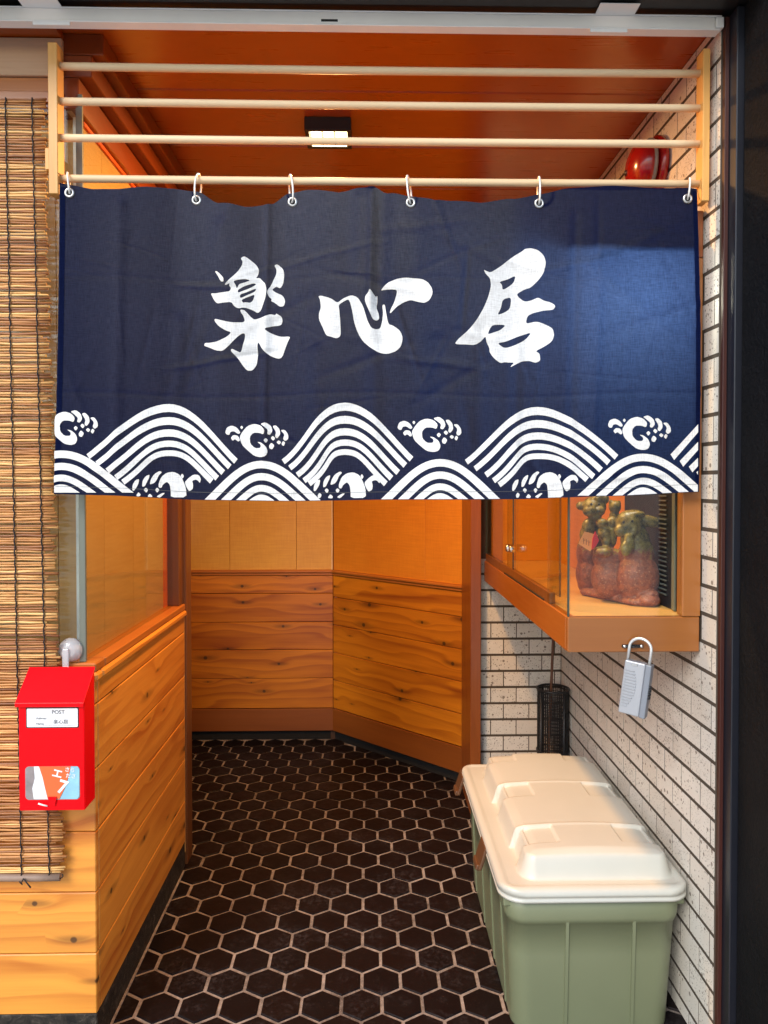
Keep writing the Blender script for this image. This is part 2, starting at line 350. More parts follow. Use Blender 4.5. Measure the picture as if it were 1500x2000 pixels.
# ------------------------------------------------------------------ object helpers
Wd = {}
def link(o, parent, basis):
    COL.objects.link(o); o.matrix_basis = basis; Wd[o.name] = basis.copy()
    if parent is not None:
        o.parent = parent; o.matrix_parent_inverse = Wd[parent.name].inverted()
    return o
def T(loc=(0, 0, 0), rot=(0, 0, 0), sc=(1, 1, 1)):
    from mathutils import Euler
    return Matrix.Translation(Vector(loc)) @ Euler(rot).to_matrix().to_4x4() @ Matrix.Diagonal((*sc, 1))
def tag(o, label=None, cat=None, group=None, kind=None):
    if label: o['label'] = label
    if cat: o['category'] = cat
    if group: o['group'] = group
    if kind: o['kind'] = kind
    return o
def thing(name, loc, label=None, cat=None, group=None, kind=None):
    o = bpy.data.objects.new(name, None); o.empty_display_size = .05
    link(o, None, T(loc)); return tag(o, label, cat, group, kind)
class MB:
    def __init__(s): s.bm = bmesh.new(); s.mi = 0
    def _mi(s, fs):
        for f in fs: f.material_index = s.mi
    def box(s, a, b, bevel=0, seg=1, M4=None):
        c = [(x + y) / 2 for x, y in zip(a, b)]; d = [abs(y - x) for x, y in zip(a, b)]
        before = set(s.bm.faces)
        r = bmesh.ops.create_cube(s.bm, size=1, matrix=Matrix.Translation(c) @ Matrix.Diagonal((*d, 1)))
        vs = r['verts']
        if bevel:
            es = list({e for v in vs for e in v.link_edges})
            bmesh.ops.bevel(s.bm, geom=es, offset=bevel, segments=seg, affect='EDGES', profile=.5)
        nf = [f for f in s.bm.faces if f not in before]
        if M4 is not None: bmesh.ops.transform(s.bm, matrix=M4, verts=list({v for f in nf for v in f.verts}))
        s._mi(nf); return nf
    def tube(s, pts, r, n=10, closed=False, caps=True):
        pts = [Vector(p) for p in pts]; rings = []
        up = Vector((0, 0, 1))
        m = len(pts)
        for i, p in enumerate(pts):
            if closed: d = pts[(i + 1) % m] - pts[i - 1]
            else: d = pts[min(i + 1, m - 1)] - pts[max(i - 1, 0)]
            d.normalize()
            if i == 0:
                a = d.cross(up)
                if a.length < .2: a = d.cross(Vector((1, 0, 0)))
            else: a = a - d * a.dot(d)
            a.normalize(); b = d.cross(a)
            rr = r[i] if isinstance(r, (list, tuple)) else r
            rings.append([s.bm.verts.new(p + (a * math.cos(2 * PI * k / n) + b * math.sin(2 * PI * k / n)) * rr) for k in range(n)])
        fs = []
        rng = range(m if closed else m - 1)
        for i in rng:
            A, B = rings[i], rings[(i + 1) % m]
            for k in range(n): fs.append(s.bm.faces.new((A[k], A[(k + 1) % n], B[(k + 1) % n], B[k])))
        for f in fs: f.smooth = True
        if caps and not closed:
            fs.append(s.bm.faces.new(rings[0])); fs.append(s.bm.faces.new(rings[-1][::-1]))
        s._mi(fs); return fs
    def prism(s, poly, axis_dir, M4=None):
        """poly: list of 3d points, extruded by vector"""
        a = [s.bm.verts.new(p) for p in poly]; b = [s.bm.verts.new(Vector(p) + Vector(axis_dir)) for p in poly]
        n = len(poly); fs = [s.bm.faces.new(a), s.bm.faces.new(b[::-1])]
        for k in range(n): fs.append(s.bm.faces.new((a[k], b[k], b[(k + 1) % n], a[(k + 1) % n])))
        s._mi(fs); return fs
    def ell(s, c, r, rot=None, seg=20):
        m4 = Matrix.Translation(Vector(c)) @ (rot.to_4x4() if rot else Matrix.Identity(4)) @ Matrix.Diagonal((*r, 1))
        q = bmesh.ops.create_uvsphere(s.bm, u_segments=seg, v_segments=seg // 2 + 2, radius=1, matrix=m4)
        for v in q['verts']:
            for f in v.link_faces: f.smooth = True; f.material_index = s.mi
    def lathe(s, prof, c, n=28, axis='Z'):
        rings = []
        for r, h in prof:
            ring = []
            for k in range(n):
                a = 2 * PI * k / n; x, y = r * math.cos(a), r * math.sin(a)
                p = {'Z': (x, y, h), 'X': (h, x, y), 'Y': (x, h, y)}[axis]
                ring.append(s.bm.verts.new(Vector(c) + Vector(p)))
            rings.append(ring)
        fs = []
        for A, B in zip(rings, rings[1:]):
            for k in range(n): fs.append(s.bm.faces.new((A[k], A[(k + 1) % n], B[(k + 1) % n], B[k])))
        for f in fs: f.smooth = True
        s._mi(fs)
    def mesh(s, name):
        bmesh.ops.recalc_face_normals(s.bm, faces=list(s.bm.faces))
        me = bpy.data.meshes.new(name); s.bm.to_mesh(me); s.bm.free(); return me
    def build(s, name, mats, parent=None, origin=None, basis=None):
        """geometry given in world space; origin moves the object's own origin there"""
        me = s.mesh(name)
        for m in (mats if isinstance(mats, (list, tuple)) else [mats]): me.materials.append(m)
        o = bpy.data.objects.new(name, me)
        if basis is None:
            basis = T(origin or (0, 0, 0))
            if origin: me.transform(basis.inverted())
        return link(o, parent, basis)
def inst(name, me, parent, basis, mat=None):
    o = bpy.data.objects.new(name, me)
    return link(o, parent, basis)
def box(name, a, b, mat, parent=None, bevel=0, seg=1):
    mb = MB(); c = [(x + y) / 2 for x, y in zip(a, b)]; mb.box(a, b, bevel, seg); return mb.build(name, mat, parent, origin=c)
_bc = {}
def boxmesh(d, bevel, mat):
    k = (tuple(round(x, 4) for x in d), bevel, mat.name)
    if k not in _bc:
        mb = MB(); mb.box([-x / 2 for x in d], [x / 2 for x in d], bevel); me = mb.mesh(mat.name + '_piece'); me.materials.append(mat); _bc[k] = me
    return _bc[k]
def lbox(name, fr, a, b, mat, parent, bevel=.0015):
    """a box in the local frame fr (4x4: x along wall, y out of the wall into it, z up)"""
    d = [abs(y - x) for x, y in zip(a, b)]; c = [(x + y) / 2 for x, y in zip(a, b)]
    return inst(name, boxmesh(d, bevel, mat), parent, fr @ Matrix.Translation(c))
# ------------------------------------------------------------------ measures
XL, XR = -.667, .820          # entrance side walls
YF = 1.79                     # face of the left front wall
YB = 3.95                     # far panelled wall
YT = 3.09                     # tiled back wall
HC = 2.48                     # ceiling
YN = 1.745                     # noren plane
# ------------------------------------------------------------------ ground and floor
mb = MB(); mb.box((-300, -300, -.25), (300, 300, -.022)); tag(mb.build('ground', M['pavement']), kind='structure')
fl = thing('floor', (0, 2.6, 0), kind='structure')
box('grout', (-1.40, 1.52, -.02), (XR + .01, YB + .05, -.0025), M['grout'], fl)
HW, HR = .108, .09375
def hexmesh():
    mb = MB(); g = .0048
    ow = HW / 2 - g; oh = HR * 2 / 3 - g * 1.16
    P = [(0, oh), (-ow, oh / 2), (-ow, -oh / 2), (0, -oh), (ow, -oh / 2), (ow, oh / 2)]
    lo = [mb.bm.verts.new((x, y, -.012)) for x, y in P]; mi = [mb.bm.verts.new((x, y, -.0005)) for x, y in P]
    up = [mb.bm.verts.new((x * .955, y * .955, .0018)) for x, y in P]
    for A, B in ((lo, mi), (mi, up)):
        for k in range(6): mb.bm.faces.new((A[k], A[(k + 1) % 6], B[(k + 1) % 6], B[k]))
    mb.bm.faces.new(up)
    me = mb.mesh('hex_tile'); me.materials.append(M['hex']); return me
hm = hexmesh(); cells = []
for r in range(-4, 22):
    y = 2.028 + r * HR
    for k in range(-14, 16):
        x = -.3435 + HW / 2 + k * HW + (HW / 2 if r % 2 else 0)
        if y > YB + .03 or x > XR + .05 or x < -1.36: continue
        if y < 2.63 and x < XL - .05: continue
        if x > -.193 + (YB - y) / .95 + .07: continue
        if y > YT + .03 and x > .50: continue
        hid = .47 < x < .70 and 1.9 < y < 2.55      # under the storage box
        if x < -.74 and y < 2.72: continue
        if hid: continue
        cells.append((y, x))
cells.sort()
for y, x in cells[:300]:
    a = random.gauss(0, .004)
    inst('hex_tile', hm, fl, T((x + random.gauss(0, .0006), y + random.gauss(0, .0006), random.uniform(-.0012, .0006)), (random.gauss(0, .004), random.gauss(0, .004), a)))
rest = cells[300:]
if rest:
    b = bmesh.new()
    for y, x in rest:
        n0 = len(b.verts); b.from_mesh(hm); b.verts.ensure_lookup_table()
        for v in b.verts[n0:]: v.co += Vector((x, y, 0))
    mb = MB(); mb.bm.free(); mb.bm = b
    tag(mb.build('far_hex_tiles', M['hex'], fl), kind='stuff')
box('border_grout', (XL, YF - .05, -.004), (XL + .007, 2.62, .003), M['grout'], fl)
# ------------------------------------------------------------------ generic plank dado
def frame_from(A, B):
    A = Vector((*A, 0)); B = Vector((*B, 0)); x = (B - A).normalized(); z = Vector((0, 0, 1)); y = z.cross(x)
    return Matrix(((x.x, y.x, 0, A.x), (x.y, y.y, 0, A.y), (0, 0, 1, 0), (0, 0, 0, 1))), (B - A).length
def planks(fr, Ln, zs, mat, par, y0=0, th=.018, gap=.0012, name='plank'):
    for za, zb in zip(zs, zs[1:]):
        j = random.uniform(-.0006, .0006)
        lbox(name, fr, (0.0005, y0 + j, za + gap), (Ln - .0005, y0 + th + j, zb - gap), mat, par, .0022)
# far wall -----------------------------------------------------------
A, B, Cc = (-1.34, YB), (-.193, YB), (.452, YB - .193 - .452 + .025)
PZ = [.172, .335, .49, .64, .795, .893]
def panelled(A, B, label, up, joints, name='panelled_wall', zs=PZ):
    fr, Ln = frame_from(A, B)
    w = thing(name, (A[0], A[1], 0), label, 'wall')
    lbox('backing', fr, (0, .024, 0), (Ln, .10, HC - .001), M['wall_in'], w, 0)
    lbox('toe_kick', fr, (0, .012, 0), (Ln, .022, .05), M['toe'], w, .0008)
    lbox('skirting_board', fr, (0, -.004, .05), (Ln, .020, .170), M['skirt'], w, .0015)
    planks(fr, Ln, zs, M['plank_back'], w)
    lbox('dado_rail', fr, (0, -.006, .8935), (Ln, .022, .906), M['trim'], w, .002)
    lbox('dado_cap', fr, (0, -.013, .9065), (Ln, .023, .922), M['trim'], w, .004)
    js = [0] + joints + [Ln]
    for a, b in zip(js, js[1:]):
        lbox('veneer_panel', fr, (a + .0008, .004, .9225), (b - .0008, .022, HC - .002), up, w, .0008)
    return fr, Ln, w
fr, Ln, w = panelled(A, B, 'far wall with pale yellow veneer above horizontal cedar planks, facing the entrance', M['veneer_y'], [.32, .592, .95])
lbox('corner_bead', fr, (Ln - .008, -.003, .923), (Ln - .001, .003, 2.2), M['rod'], w, .001)
panelled(B, Cc, 'angled wall of orange veneer above knotty cedar planks, right of the far wall', M['veneer_o'], [.64], zs=[.172, .325, .475, .625, .775, .893])
# side closing wall and the door end, mostly unseen
tag(box('corner_infill', (-.206, YB + .006, 0), (-.182, YB + .06, HC - .003), M['wall_in']), 'thin dark filler added behind the corner gap between the far wall and the angled wall', 'filler')  # added behind the planks to stop sky light leaking through the corner
w = thing('plain_wall', (-1.36, 3.3, 0), 'plain brown side wall closing the passage behind the dark door post', 'wall')
box('board', (-1.44, 2.70, 0), (-1.345, YB + .05, HC), M['wall_in'], w)
# corner post beside tiles
tag(box('corner_post', (.426, 3.045, 0), (.470, 3.335, HC - .002), M['trimz'], None, .002), 'tall orange-brown wooden post between the angled cedar wall and the white tiles', 'post')
# ------------------------------------------------------------------ tiled walls
CP, TP = .069, .109; ZG = 1.421
def tiled(A, B, label, vis, phase, nm='tiled_wall', zmax=HC):
    fr, Ln = frame_from(A, B)
    w = thing(nm, (A[0], A[1], 0), label, 'wall')
    lbox('mortar_backing', fr, (0, .0008, 0), (Ln + .12 * (nm == 'tiled_back_wall'), .13, zmax), M['joint'], w, 0)
    k0 = int(ZG / CP) + 1
    n = 0
    for k in range(-k0, 18):
        za = ZG + k * CP + .0050; zb = ZG + (k + 1) * CP - .0050
        if zb < .01 or za > zmax - .01: continue
        za = max(za, .002); zb = min(zb, zmax - .003)
        x = phase + (TP / 2 if k % 2 else 0) - TP * 2
        while x < Ln:
            a, b = max(x + .0021, .001), min(x + TP - .0021, Ln - .001)
            if b - a > .006 and vis((a + b) / 2, (za + zb) / 2):
                inst('brick_tile', boxmesh((round(b - a, 3), .012, round(zb - za, 3)), 0, M['tile']), w,
                     fr @ T(((a + b) / 2, .0062 + random.uniform(-.0002, .0002), (za + zb) / 2), (random.gauss(0, .0015), 0, random.gauss(0, .003)))); n += 1
            x += TP
    return n
# right wall runs from the back to the front so that its face looks left
def visR(s, z):
    y = YT - s
    if y < 1.80: return True
    if z < .98:
        return not (z < .30 and 2.3 < y < 2.8)
    return z > 1.90
n1 = tiled((XR, YT), (XR, 1.705), 'long right-hand wall of speckled white brick tiles running back from the maroon trim', visR, .0)
n2 = tiled((.470, YT), (XR - .001, YT), 'short back wall of speckled white brick tiles under the far end of the glass case', lambda s, z: .18 < z < 1.05 or z > 2.0, .049, nm='tiled_back_wall')
print('brick tiles', n1, n2, 'hex', len(cells))
# ------------------------------------------------------------------ ceiling
c = thing('ceiling', (0, 2.8, HC), kind='structure')
ys = [1.7195, 2.05, 2.387, 2.72, 3.05, 3.38, 3.71, 4.02]
for a, b in zip(ys, ys[1:]):
    lbox('ceiling_board', Matrix.Identity(4), (-1.40, a + .0015, HC), (XR + .02, b - .0015, HC + .02), M['ceil'], c, .003)
lbox('ceiling_backing', Matrix.Identity(4), (-1.42, 1.7195, HC + .021), (1.0, 4.05, HC + .06), M['soffit'], c, 0)
# left header boards over the side window
h = thing('header_beam', (XL, 2.2, 2.3), 'dark orange lacquered header beam along the top of the left side window', 'beam')
lbox('beam', Matrix.Identity(4), (-.80, 1.80, 2.30), (-.700, 2.70, 2.375), M['ceild'], h, .002)
lbox('cornice', Matrix.Identity(4), (-.80, 1.80, 2.376), (-.668, 2.70, 2.428), M['ceild'], h, .002)
lbox('cornice', Matrix.Identity(4), (-.80, 1.80, 2.429), (-.640, 2.70, HC - .001), M['ceild'], h, .002)
# ------------------------------------------------------------------ left dado
ZP = [.091, .242, .393, .5425, .697, .855]
w = thing('panelled_partition', (XL, YF, 0), 'low partition of glossy pale cedar planks on a dark stone base, at the left of the entrance', 'wall')
frF, LF = frame_from((-1.40, YF), (XL - .0004, YF))
frS, LS = frame_from((XL, YF + .019), (XL, 2.655))
# frame y must point into the wall (to -X): flip
frS = Matrix(((0, -1, 0, XL), (1, 0, 0, YF + .0185), (0, 0, 1, 0), (0, 0, 0, 1)))
for fr_, Ln_ in ((frF, LF), (frS, 2.655 - YF - .0185)):
    planks(fr_, Ln_, ZP, M['plank'], w)
    lbox('top_plank', fr_, (.0005, 0, .8565), (Ln_ - .0005, .018, .912), M['plank'], w, .002)
    sd_ = fr_ is frS
    lbox('rounded_rail', fr_, (.0120 if sd_ else .0005, -.010, .9125), (Ln_ + (0 if sd_ else .010), .03, .9345), M['plank'], w, .006)
    lbox('sill_cap', fr_, (.0420 if sd_ else .0005, -.004, .9355), (Ln_ + (0 if sd_ else .004), .06, .957), M['trim'], w, .003)
box('core', (-1.40, YF + .0195, .02), (XL - .0190, 2.65, .93), M['wall_in'], w)
box('stone_base', (-1.40, YF + .003, -.02), (XL - .002, 2.655, .089), M['stone'], w, .002)
box('end_strip', (XL - .06, 2.6555, .05), (XL - .001, 2.662, .93), M['board'], w, .001)
tag(box('kerb', (-1.6, 1.60, -.02), (XL - .02, YF + .0025, .045), M['kerb'], None, .004), kind='structure')
# door post behind
tag(box('door_post', (-.715, 2.664, 0), (-.662, 2.74, HC - .002), M['darkpost'], None, .002), 'dark brown door post at the far end of the cedar partition', 'post')
d = thing('door_frame', (-.74, 2.78, 0), 'narrow dark door edge with a steel hinge plate just behind the dark post', 'door')
box('door_edge', (-.78, 2.76, 0), (-.690, 2.80, HC - .002), M['darkpost'], d, .002)
box('hinge_plate', (-.6895, 2.765, 1.21), (-.686, 2.795, 1.37), M['silver'], d, .001)
# ------------------------------------------------------------------ left windows
g = thing('corner_window', (-.70, 1.83, .96), 'glass corner window above the cedar partition, tan veneer behind it', 'window')
zt = 2.335
box('front_pane', (-1.40, YF + .012, .958), (-.7085, YF + .017, zt), M['glass'], g)
box('side_pane', (-.6985, 1.809, .958), (-.6935, 2.60, 2.295), M['glass'], g)
box('corner_seal', (-.7075, YF + .010, .958), (-.692, YF + .018, zt), M['glue'], g, .001)
for a, b in ((-1.4, -1.02), (-1.019, -.78), (-.779, -.7315)):
    box('veneer_panel', (a, YF + .065, .958), (b - .001, YF + .08, zt), M['veneer'], g)
for a, b in ((1.8715, 1.995), (1.9965, 2.24), (2.2415, 2.56)):
    box('veneer_panel', (-.745, a, .958), (-.716, b, 2.295), M['veneer'], g)
box('red_edge_strip', (-.745, 2.562, .958), (-.712, 2.60, 2.293), M['fluoro'], g)
box('red_edge_strip', (-.7150, 1.86, 2.288), (-.7095, 2.56, 2.2985), M['fluoro'], g)
box('red_edge_strip', (-1.4, YF + .003, 2.312), (-.735, YF + .0115, 2.3365), M['trim'], g)
box('end_jamb', (-.745, 2.601, .958), (-.672, 2.655, 2.298), M['darkpost'], g, .002)
l = thing('lintel', (-1.0, YF, 2.4), 'pinkish brown lintel boards above the reed blind', 'beam')
box('lintel_board', (-1.40, YF - .002, 2.372), (-.735, YF + .10, 2.462), M['lintel'], l, .002)
box('lower_strip', (-1.40, YF + .006, 2.337), (-.735, YF + .10, 2.371), M['trim'], l, .002)
box('ceiling_strip', (-1.40, 1.7195, 2.464), (-.735, YF + .10, HC - .001), M['ceil'], l, .002)
box('corner_filler', (-.760, YF + .0805, .958), (-.7165, YF + .0812, 2.295), M['veneer'], g)
box('corner_filler', (-.7305, YF + .052, .958), (-.7165, YF + .080, 2.335), M['alu2'], g)
box('corner_infill', (-.735, YF + .02, 2.30), (-.72, YF + .10, HC - .03), M['lintel'], l, .001)
# ------------------------------------------------------------------ facade: soffit, pillar, rail
tag(box('soffit', (-3, 1.53, 2.479), (1.6, 1.680, 2.9), M['soffit'], None, .003), 'black soffit above the entrance, in front of the cream rail', 'soffit')
tag(box('fascia', (-3, 1.681, 2.486), (1.6, 1.7185, 2.9), M['soffit']), 'narrow black slot board above the cream rail', 'board')
p = thing('pillar', (.95, 1.5, 0), 'black rough stucco pillar at the right edge of the entrance', 'pillar')
mb = MB(); mb.box((.848, 1.46, -.02), (1.6, 1.655, 2.475), .004); mb.build('stucco_body', M['stucco'], p)
box('smooth_strip', (.8335, 1.656, -.02), (1.0, 1.695, 2.475), M['blackpaint'], p, .002)
tag(box('guide_rail', (.8235, 1.690, -.02), (.8330, 1.704, 2.470), M['browntrim'], None, .001), 'thin maroon steel guide rail between the tiled wall and the black pillar', 'rail')
r = thing('shutter_rail', (0, 1.72, 2.47), 'cream painted steel rail across the top of the entrance', 'rail')
RZ0, RZ1 = 2.440, 2.473
mb = MB(); mb.box((-1.6, 1.692, RZ0 + .004), (.800, 1.716, RZ1 - .002), .0015); mb.build('rail_body', M['alu'], r)
box('rail_lip', (-1.6, 1.690, RZ1 - .0018), (.815, 1.718, RZ1 + .001), M['alu2'], r, .0008)
box('rail_lip', (-1.6, 1.690, RZ0), (.812, 1.718, RZ0 + .0037), M['alu2'], r, .0008)
mb = MB(); mb.box((-.108, 1.6912, RZ0 + .0085), (-.070, 1.6925, RZ0 + .0140), .0006, 2); mb.build('rail_slot', M['blackslot'], r)
mb = MB(); mb.box((.801, 1.688, RZ0 + .005), (.8195, 1.715, RZ1 - .003), .003, 2); mb.build('end_clip', M['alu2'], r)
for px0, px1, py in ((30, 108, 20), (1172, 1250, 32)):
    x0 = at(px0, py, 1.655).x; x1 = at(px1, py, 1.655).x
    q = thing('rail_plate', ((x0 + x1) / 2, 1.71, 2.46), ('left' if px0 < 500 else 'right') + ' flat steel plate slipped across the cream rail', 'plate', 'plates across the rail')
    d0 = .022 if px0 < 500 else -.012
    box('upper_tab', (x0, 1.652, 2.4715), (x1, 1.691, 2.4740), M['alu2'], q, .0006)
    box('lower_tab', (x0 + d0, 1.689, RZ0 - .0085), (x1 + d0 - .004, 1.6915, RZ0 - .0005), M['alu2'], q, .0006)
# ------------------------------------------------------------------ ceiling lamp
lx0, lx1 = -.190, -.052; ly0, ly1 = 2.19, 2.315
q = thing('ceiling_lamp', (-.12, 2.27, HC - .03), 'small square black ceiling lamp with lit warm panel, seen between the rods', 'lamp')
mb = MB(); zb = HC - .040
for a, b in (((lx0, ly0), (lx1, ly0 + .012)), ((lx0, ly1 - .012), (lx1, ly1)), ((lx0, ly0 + .0121), (lx0 + .012, ly1 - .0121)), ((lx1 - .012, ly0 + .0121), (lx1, ly1 - .0121))):
    mb.box((*a, zb), (*b, HC - .001), .001)
mb.build('lamp_housing', M['black'], q)
box('lamp_panel', (lx0 + .014, ly0 + .014, HC - .016), (lx1 - .014, ly1 - .014, HC - .010), M['bulb'], q)
box('reflector', (lx0 + .016, ly1 - .0165, zb + .002), (lx1 - .016, ly1 - .0145, HC - .017), M['bulb'], q)
for k in range(1, 3):
    x = lx0 + .014 + (lx1 - lx0 - .028) * k / 3
    box('louvre', (x - .0012, ly0 + .013, zb + .001), (x + .0012, ly1 - .018, HC - .017), M['black'], q)
ld = bpy.data.lights.new('ceiling_lamp_light', 'AREA'); ld.shape = 'RECTANGLE'; ld.size = .10; ld.size_y = .09; ld.energy = LAMP_W; ld.color = (1, .50, .16)
lo = bpy.data.objects.new('ceiling_lamp_light', ld); link(lo, q, T((-.12, 2.275, zb - .004)))
# ------------------------------------------------------------------ noren rack
q = thing('noren_rack', (0, YN, 2.3), 'wooden rack of four pale dowels between two posts, above the indigo curtain', 'rack')
def post(px0, px1, pyt, pyb, name='rack_post'):
    a = at(px0, pyb, YN - .012); b = at(px1, pyt, YN - .012)
    box(name, (a.x, YN - .012, a.z), (b.x, YN + .026, b.z), M['rackpost'], q, .0015)
post(95, 111, 82, 378); post(1372, 1388, 94, 392)
rods = [((118, 128), (1372, 146)), ((118, 197), (1372, 213)), ((118, 268), (1370, 283)), ((118, 350), (1368, 358))]
RODZ = []
for (a, b) in rods:
    P, Q = at(*a, YN + .010), at(*b, YN + .010)
    zc = (P.z + Q.z) / 2; RODZ.append(zc)
    xa, xb = at(108, 200, YN).x, at(1374, 200, YN).x
    mb = MB(); n = 24; cx = (xa + xb) / 2
    mb.tube([(xa + (xb - xa) * i / n - cx, 0, -.0016 * math.sin(PI * i / n)) for i in range(n + 1)], .0089, 14)
    me = mb.mesh('dowel'); me.materials.append(M['rod'])
    inst('dowel', me, q, T((cx, YN + .010, zc)))
print('rodz', RODZ)
tag(box('wood_block', (-.762, YF - .035, 2.135), (-.742, YF - .005, 2.185), M['rackpost'], None, .001), 'small pale wood block beside the left post of the rack', 'block')
# ------------------------------------------------------------------ noren
import bisect
def interp(tab, x):
    if x <= tab[0][0]: return tab[0][1]
    if x >= tab[-1][0]: return tab[-1][1]
    i = bisect.bisect([p[0] for p in tab], x)
    (a, b), (c_, d_) = tab[i - 1], tab[i]; t = (x - a) / (c_ - a); t = t * t * (3 - 2 * t) * .6 + t * .4
    return b + (d_ - b) * t
TOPC = [(117, 358), (137, 362), (185, 371), (235, 373), (290, 367), (340, 366), (385, 374), (430, 402), (480, 409), (530, 399), (562, 376), (600, 372), (660, 379), (705, 367), (730, 365), (760, 376), (800, 383), (880, 400), (935, 403), (1000, 387), (1055, 379), (1110, 368), (1200, 365), (1290, 367), (1345, 366), (1362, 368)]
BOTC = [(107, 965), (200, 967), (400, 977), (560, 979), (750, 976), (1000, 975), (1200, 969), (1366, 961)]
def ss(x): x = max(0, min(1, x)); return x * x * (3 - 2 * x)
def g_(x, c, w): return math.exp(-((x - c) / w) ** 2)
_rn = random.Random(3)
WR = [(_rn.uniform(150, 1340), _rn.uniform(420, 940), _rn.uniform(-.6, .6) + (PI / 2 if _rn.random() < .6 else 0), _rn.uniform(60, 170), _rn.uniform(5, 11), _rn.choice((-1, 1)) * _rn.uniform(.0018, .0050)) for _ in range(46)] + [(_rn.uniform(150, 1340), _rn.uniform(430, 940), _rn.uniform(-.5, .5) + (PI / 2 if _rn.random() < .7 else 0), _rn.uniform(50, 150), _rn.uniform(2.4, 4), _rn.choice((-1, 1)) * _rn.uniform(.0007, .0016)) for _ in range(44)]
def depth(px, py):
    """metres toward the street"""
    top = ss((960 - py) / 560); low = 1 - top
    d = 0
    for c_, w, a in ((250, 60, .012), (455, 46, .026), (640, 40, .014), (905, 75, .024), (1190, 60, .009), (345, 30, -.009), (1010, 40, -.011), (560, 22, -.006), (810, 26, -.007)):
        d += a * g_(px, c_, w) * (.25 + .75 * top)
    for c_, w, a, y0, y1 in ((722, 9, .010, 350, 680), (744, 16, -.012, 350, 760), (700, 16, .009, 360, 620), (520, 7, .007, 380, 980), (735, 16, .009, 600, 980), (1120, 9, .005, 400, 980), (235, 12, .006, 380, 980), (865, 26, .010, 640, 980), (940, 18, -.007, 620, 980), (430, 20, .006, 420, 900), (620, 15, .006, 660, 980), (350, 14, .005, 600, 980), (1010, 12, .006, 640, 980)):
        d += a * g_(px + (py - 600) * .02, c_, w) * ss((py - y0) / 30) * ss((y1 - py) / 120)
    for cy, a in ((545, .0012), (772, .0016)): d += a * (g_(py + 5 * math.sin(px / 90), cy, 5))
    for x, y, th, ln, wd, am in WR:
        dx, dy = px - x, py - y; u = dx * math.cos(th) + dy * math.sin(th); v = -dx * math.sin(th) + dy * math.cos(th)
        if abs(u) < ln and abs(v) < 3.2 * wd: d += am * math.exp(-(v / wd) ** 2) * (1 - (u / ln) ** 2)
    d += .006 * math.sin(px / 130 + 1) * (.4 + low * .8) + .004 * math.sin(px / 57 + py / 240) * low
    return d * 1.0
def cloth_pt(px, py, off=0):
    p = at(px, py, YN - .004); dd = depth(px, py) + off
    return Vector((p.x, YN - .004 - dd, p.z))
q = thing('noren', at(735, 365, YN), 'wide indigo curtain with white brush characters and wave pattern, hanging from the lowest dowel', 'curtain')
NX, NY = 560, 260
bm = bmesh.new(); grid = []
for j in range(NY + 1):
    v = j / NY; row = []
    for i in range(NX + 1):
        u = i / NX
        xl = 117 - 10 * v ** 1.5; xr = 1362 + 4 * v + 5 * math.sin(v * 3)
        px = xl + (xr - xl) * u
        yt, yb = interp(TOPC, px), interp(BOTC, px)
        row.append(bm.verts.new(cloth_pt(px, yt + (yb - yt) * v)))
    grid.append(row)
for j in range(NY):
    for i in range(NX):
        f = bm.faces.new((grid[j][i], grid[j + 1][i], grid[j + 1][i + 1], grid[j][i + 1])); f.smooth = True
mb = MB(); mb.bm.free(); mb.bm = bm
mb.build('cloth', M['indigo'], q)
# hems: thin doubled strips
def strip(name, pts_a, pts_b, off, mat):
    bm = bmesh.new(); va = [bm.verts.new(cloth_pt(*p, off)) for p in pts_a]; vb = [bm.verts.new(cloth_pt(*p, off)) for p in pts_b]
    for k in range(len(va) - 1):
        f = bm.faces.new((va[k], va[k + 1], vb[k + 1], vb[k])); f.smooth = True
    m_ = MB(); m_.bm.free(); m_.bm = bm
    o = m_.build(name, mat, q)
    return o
n = 160
hx = [121 + (1356 - 121) * i / 260 for i in range(261)]
strip('side_hem', [(1353 + 4 * v / 60 + 4.8 * math.sin(3 * v / 60), 372 + 588 * v / 60) for v in range(61)], [(1361.5 + 4 * v / 60 + 5 * math.sin(3 * v / 60), 372 + 588 * v / 60) for v in range(61)], .0010, M['indigo'])
strip('side_hem', [(119 - 10 * (v / 60) ** 1.5, 366 + 596 * v / 60) for v in range(61)], [(129 - 10 * (v / 60) ** 1.5, 366 + 596 * v / 60) for v in range(61)], .0010, M['indigo'])
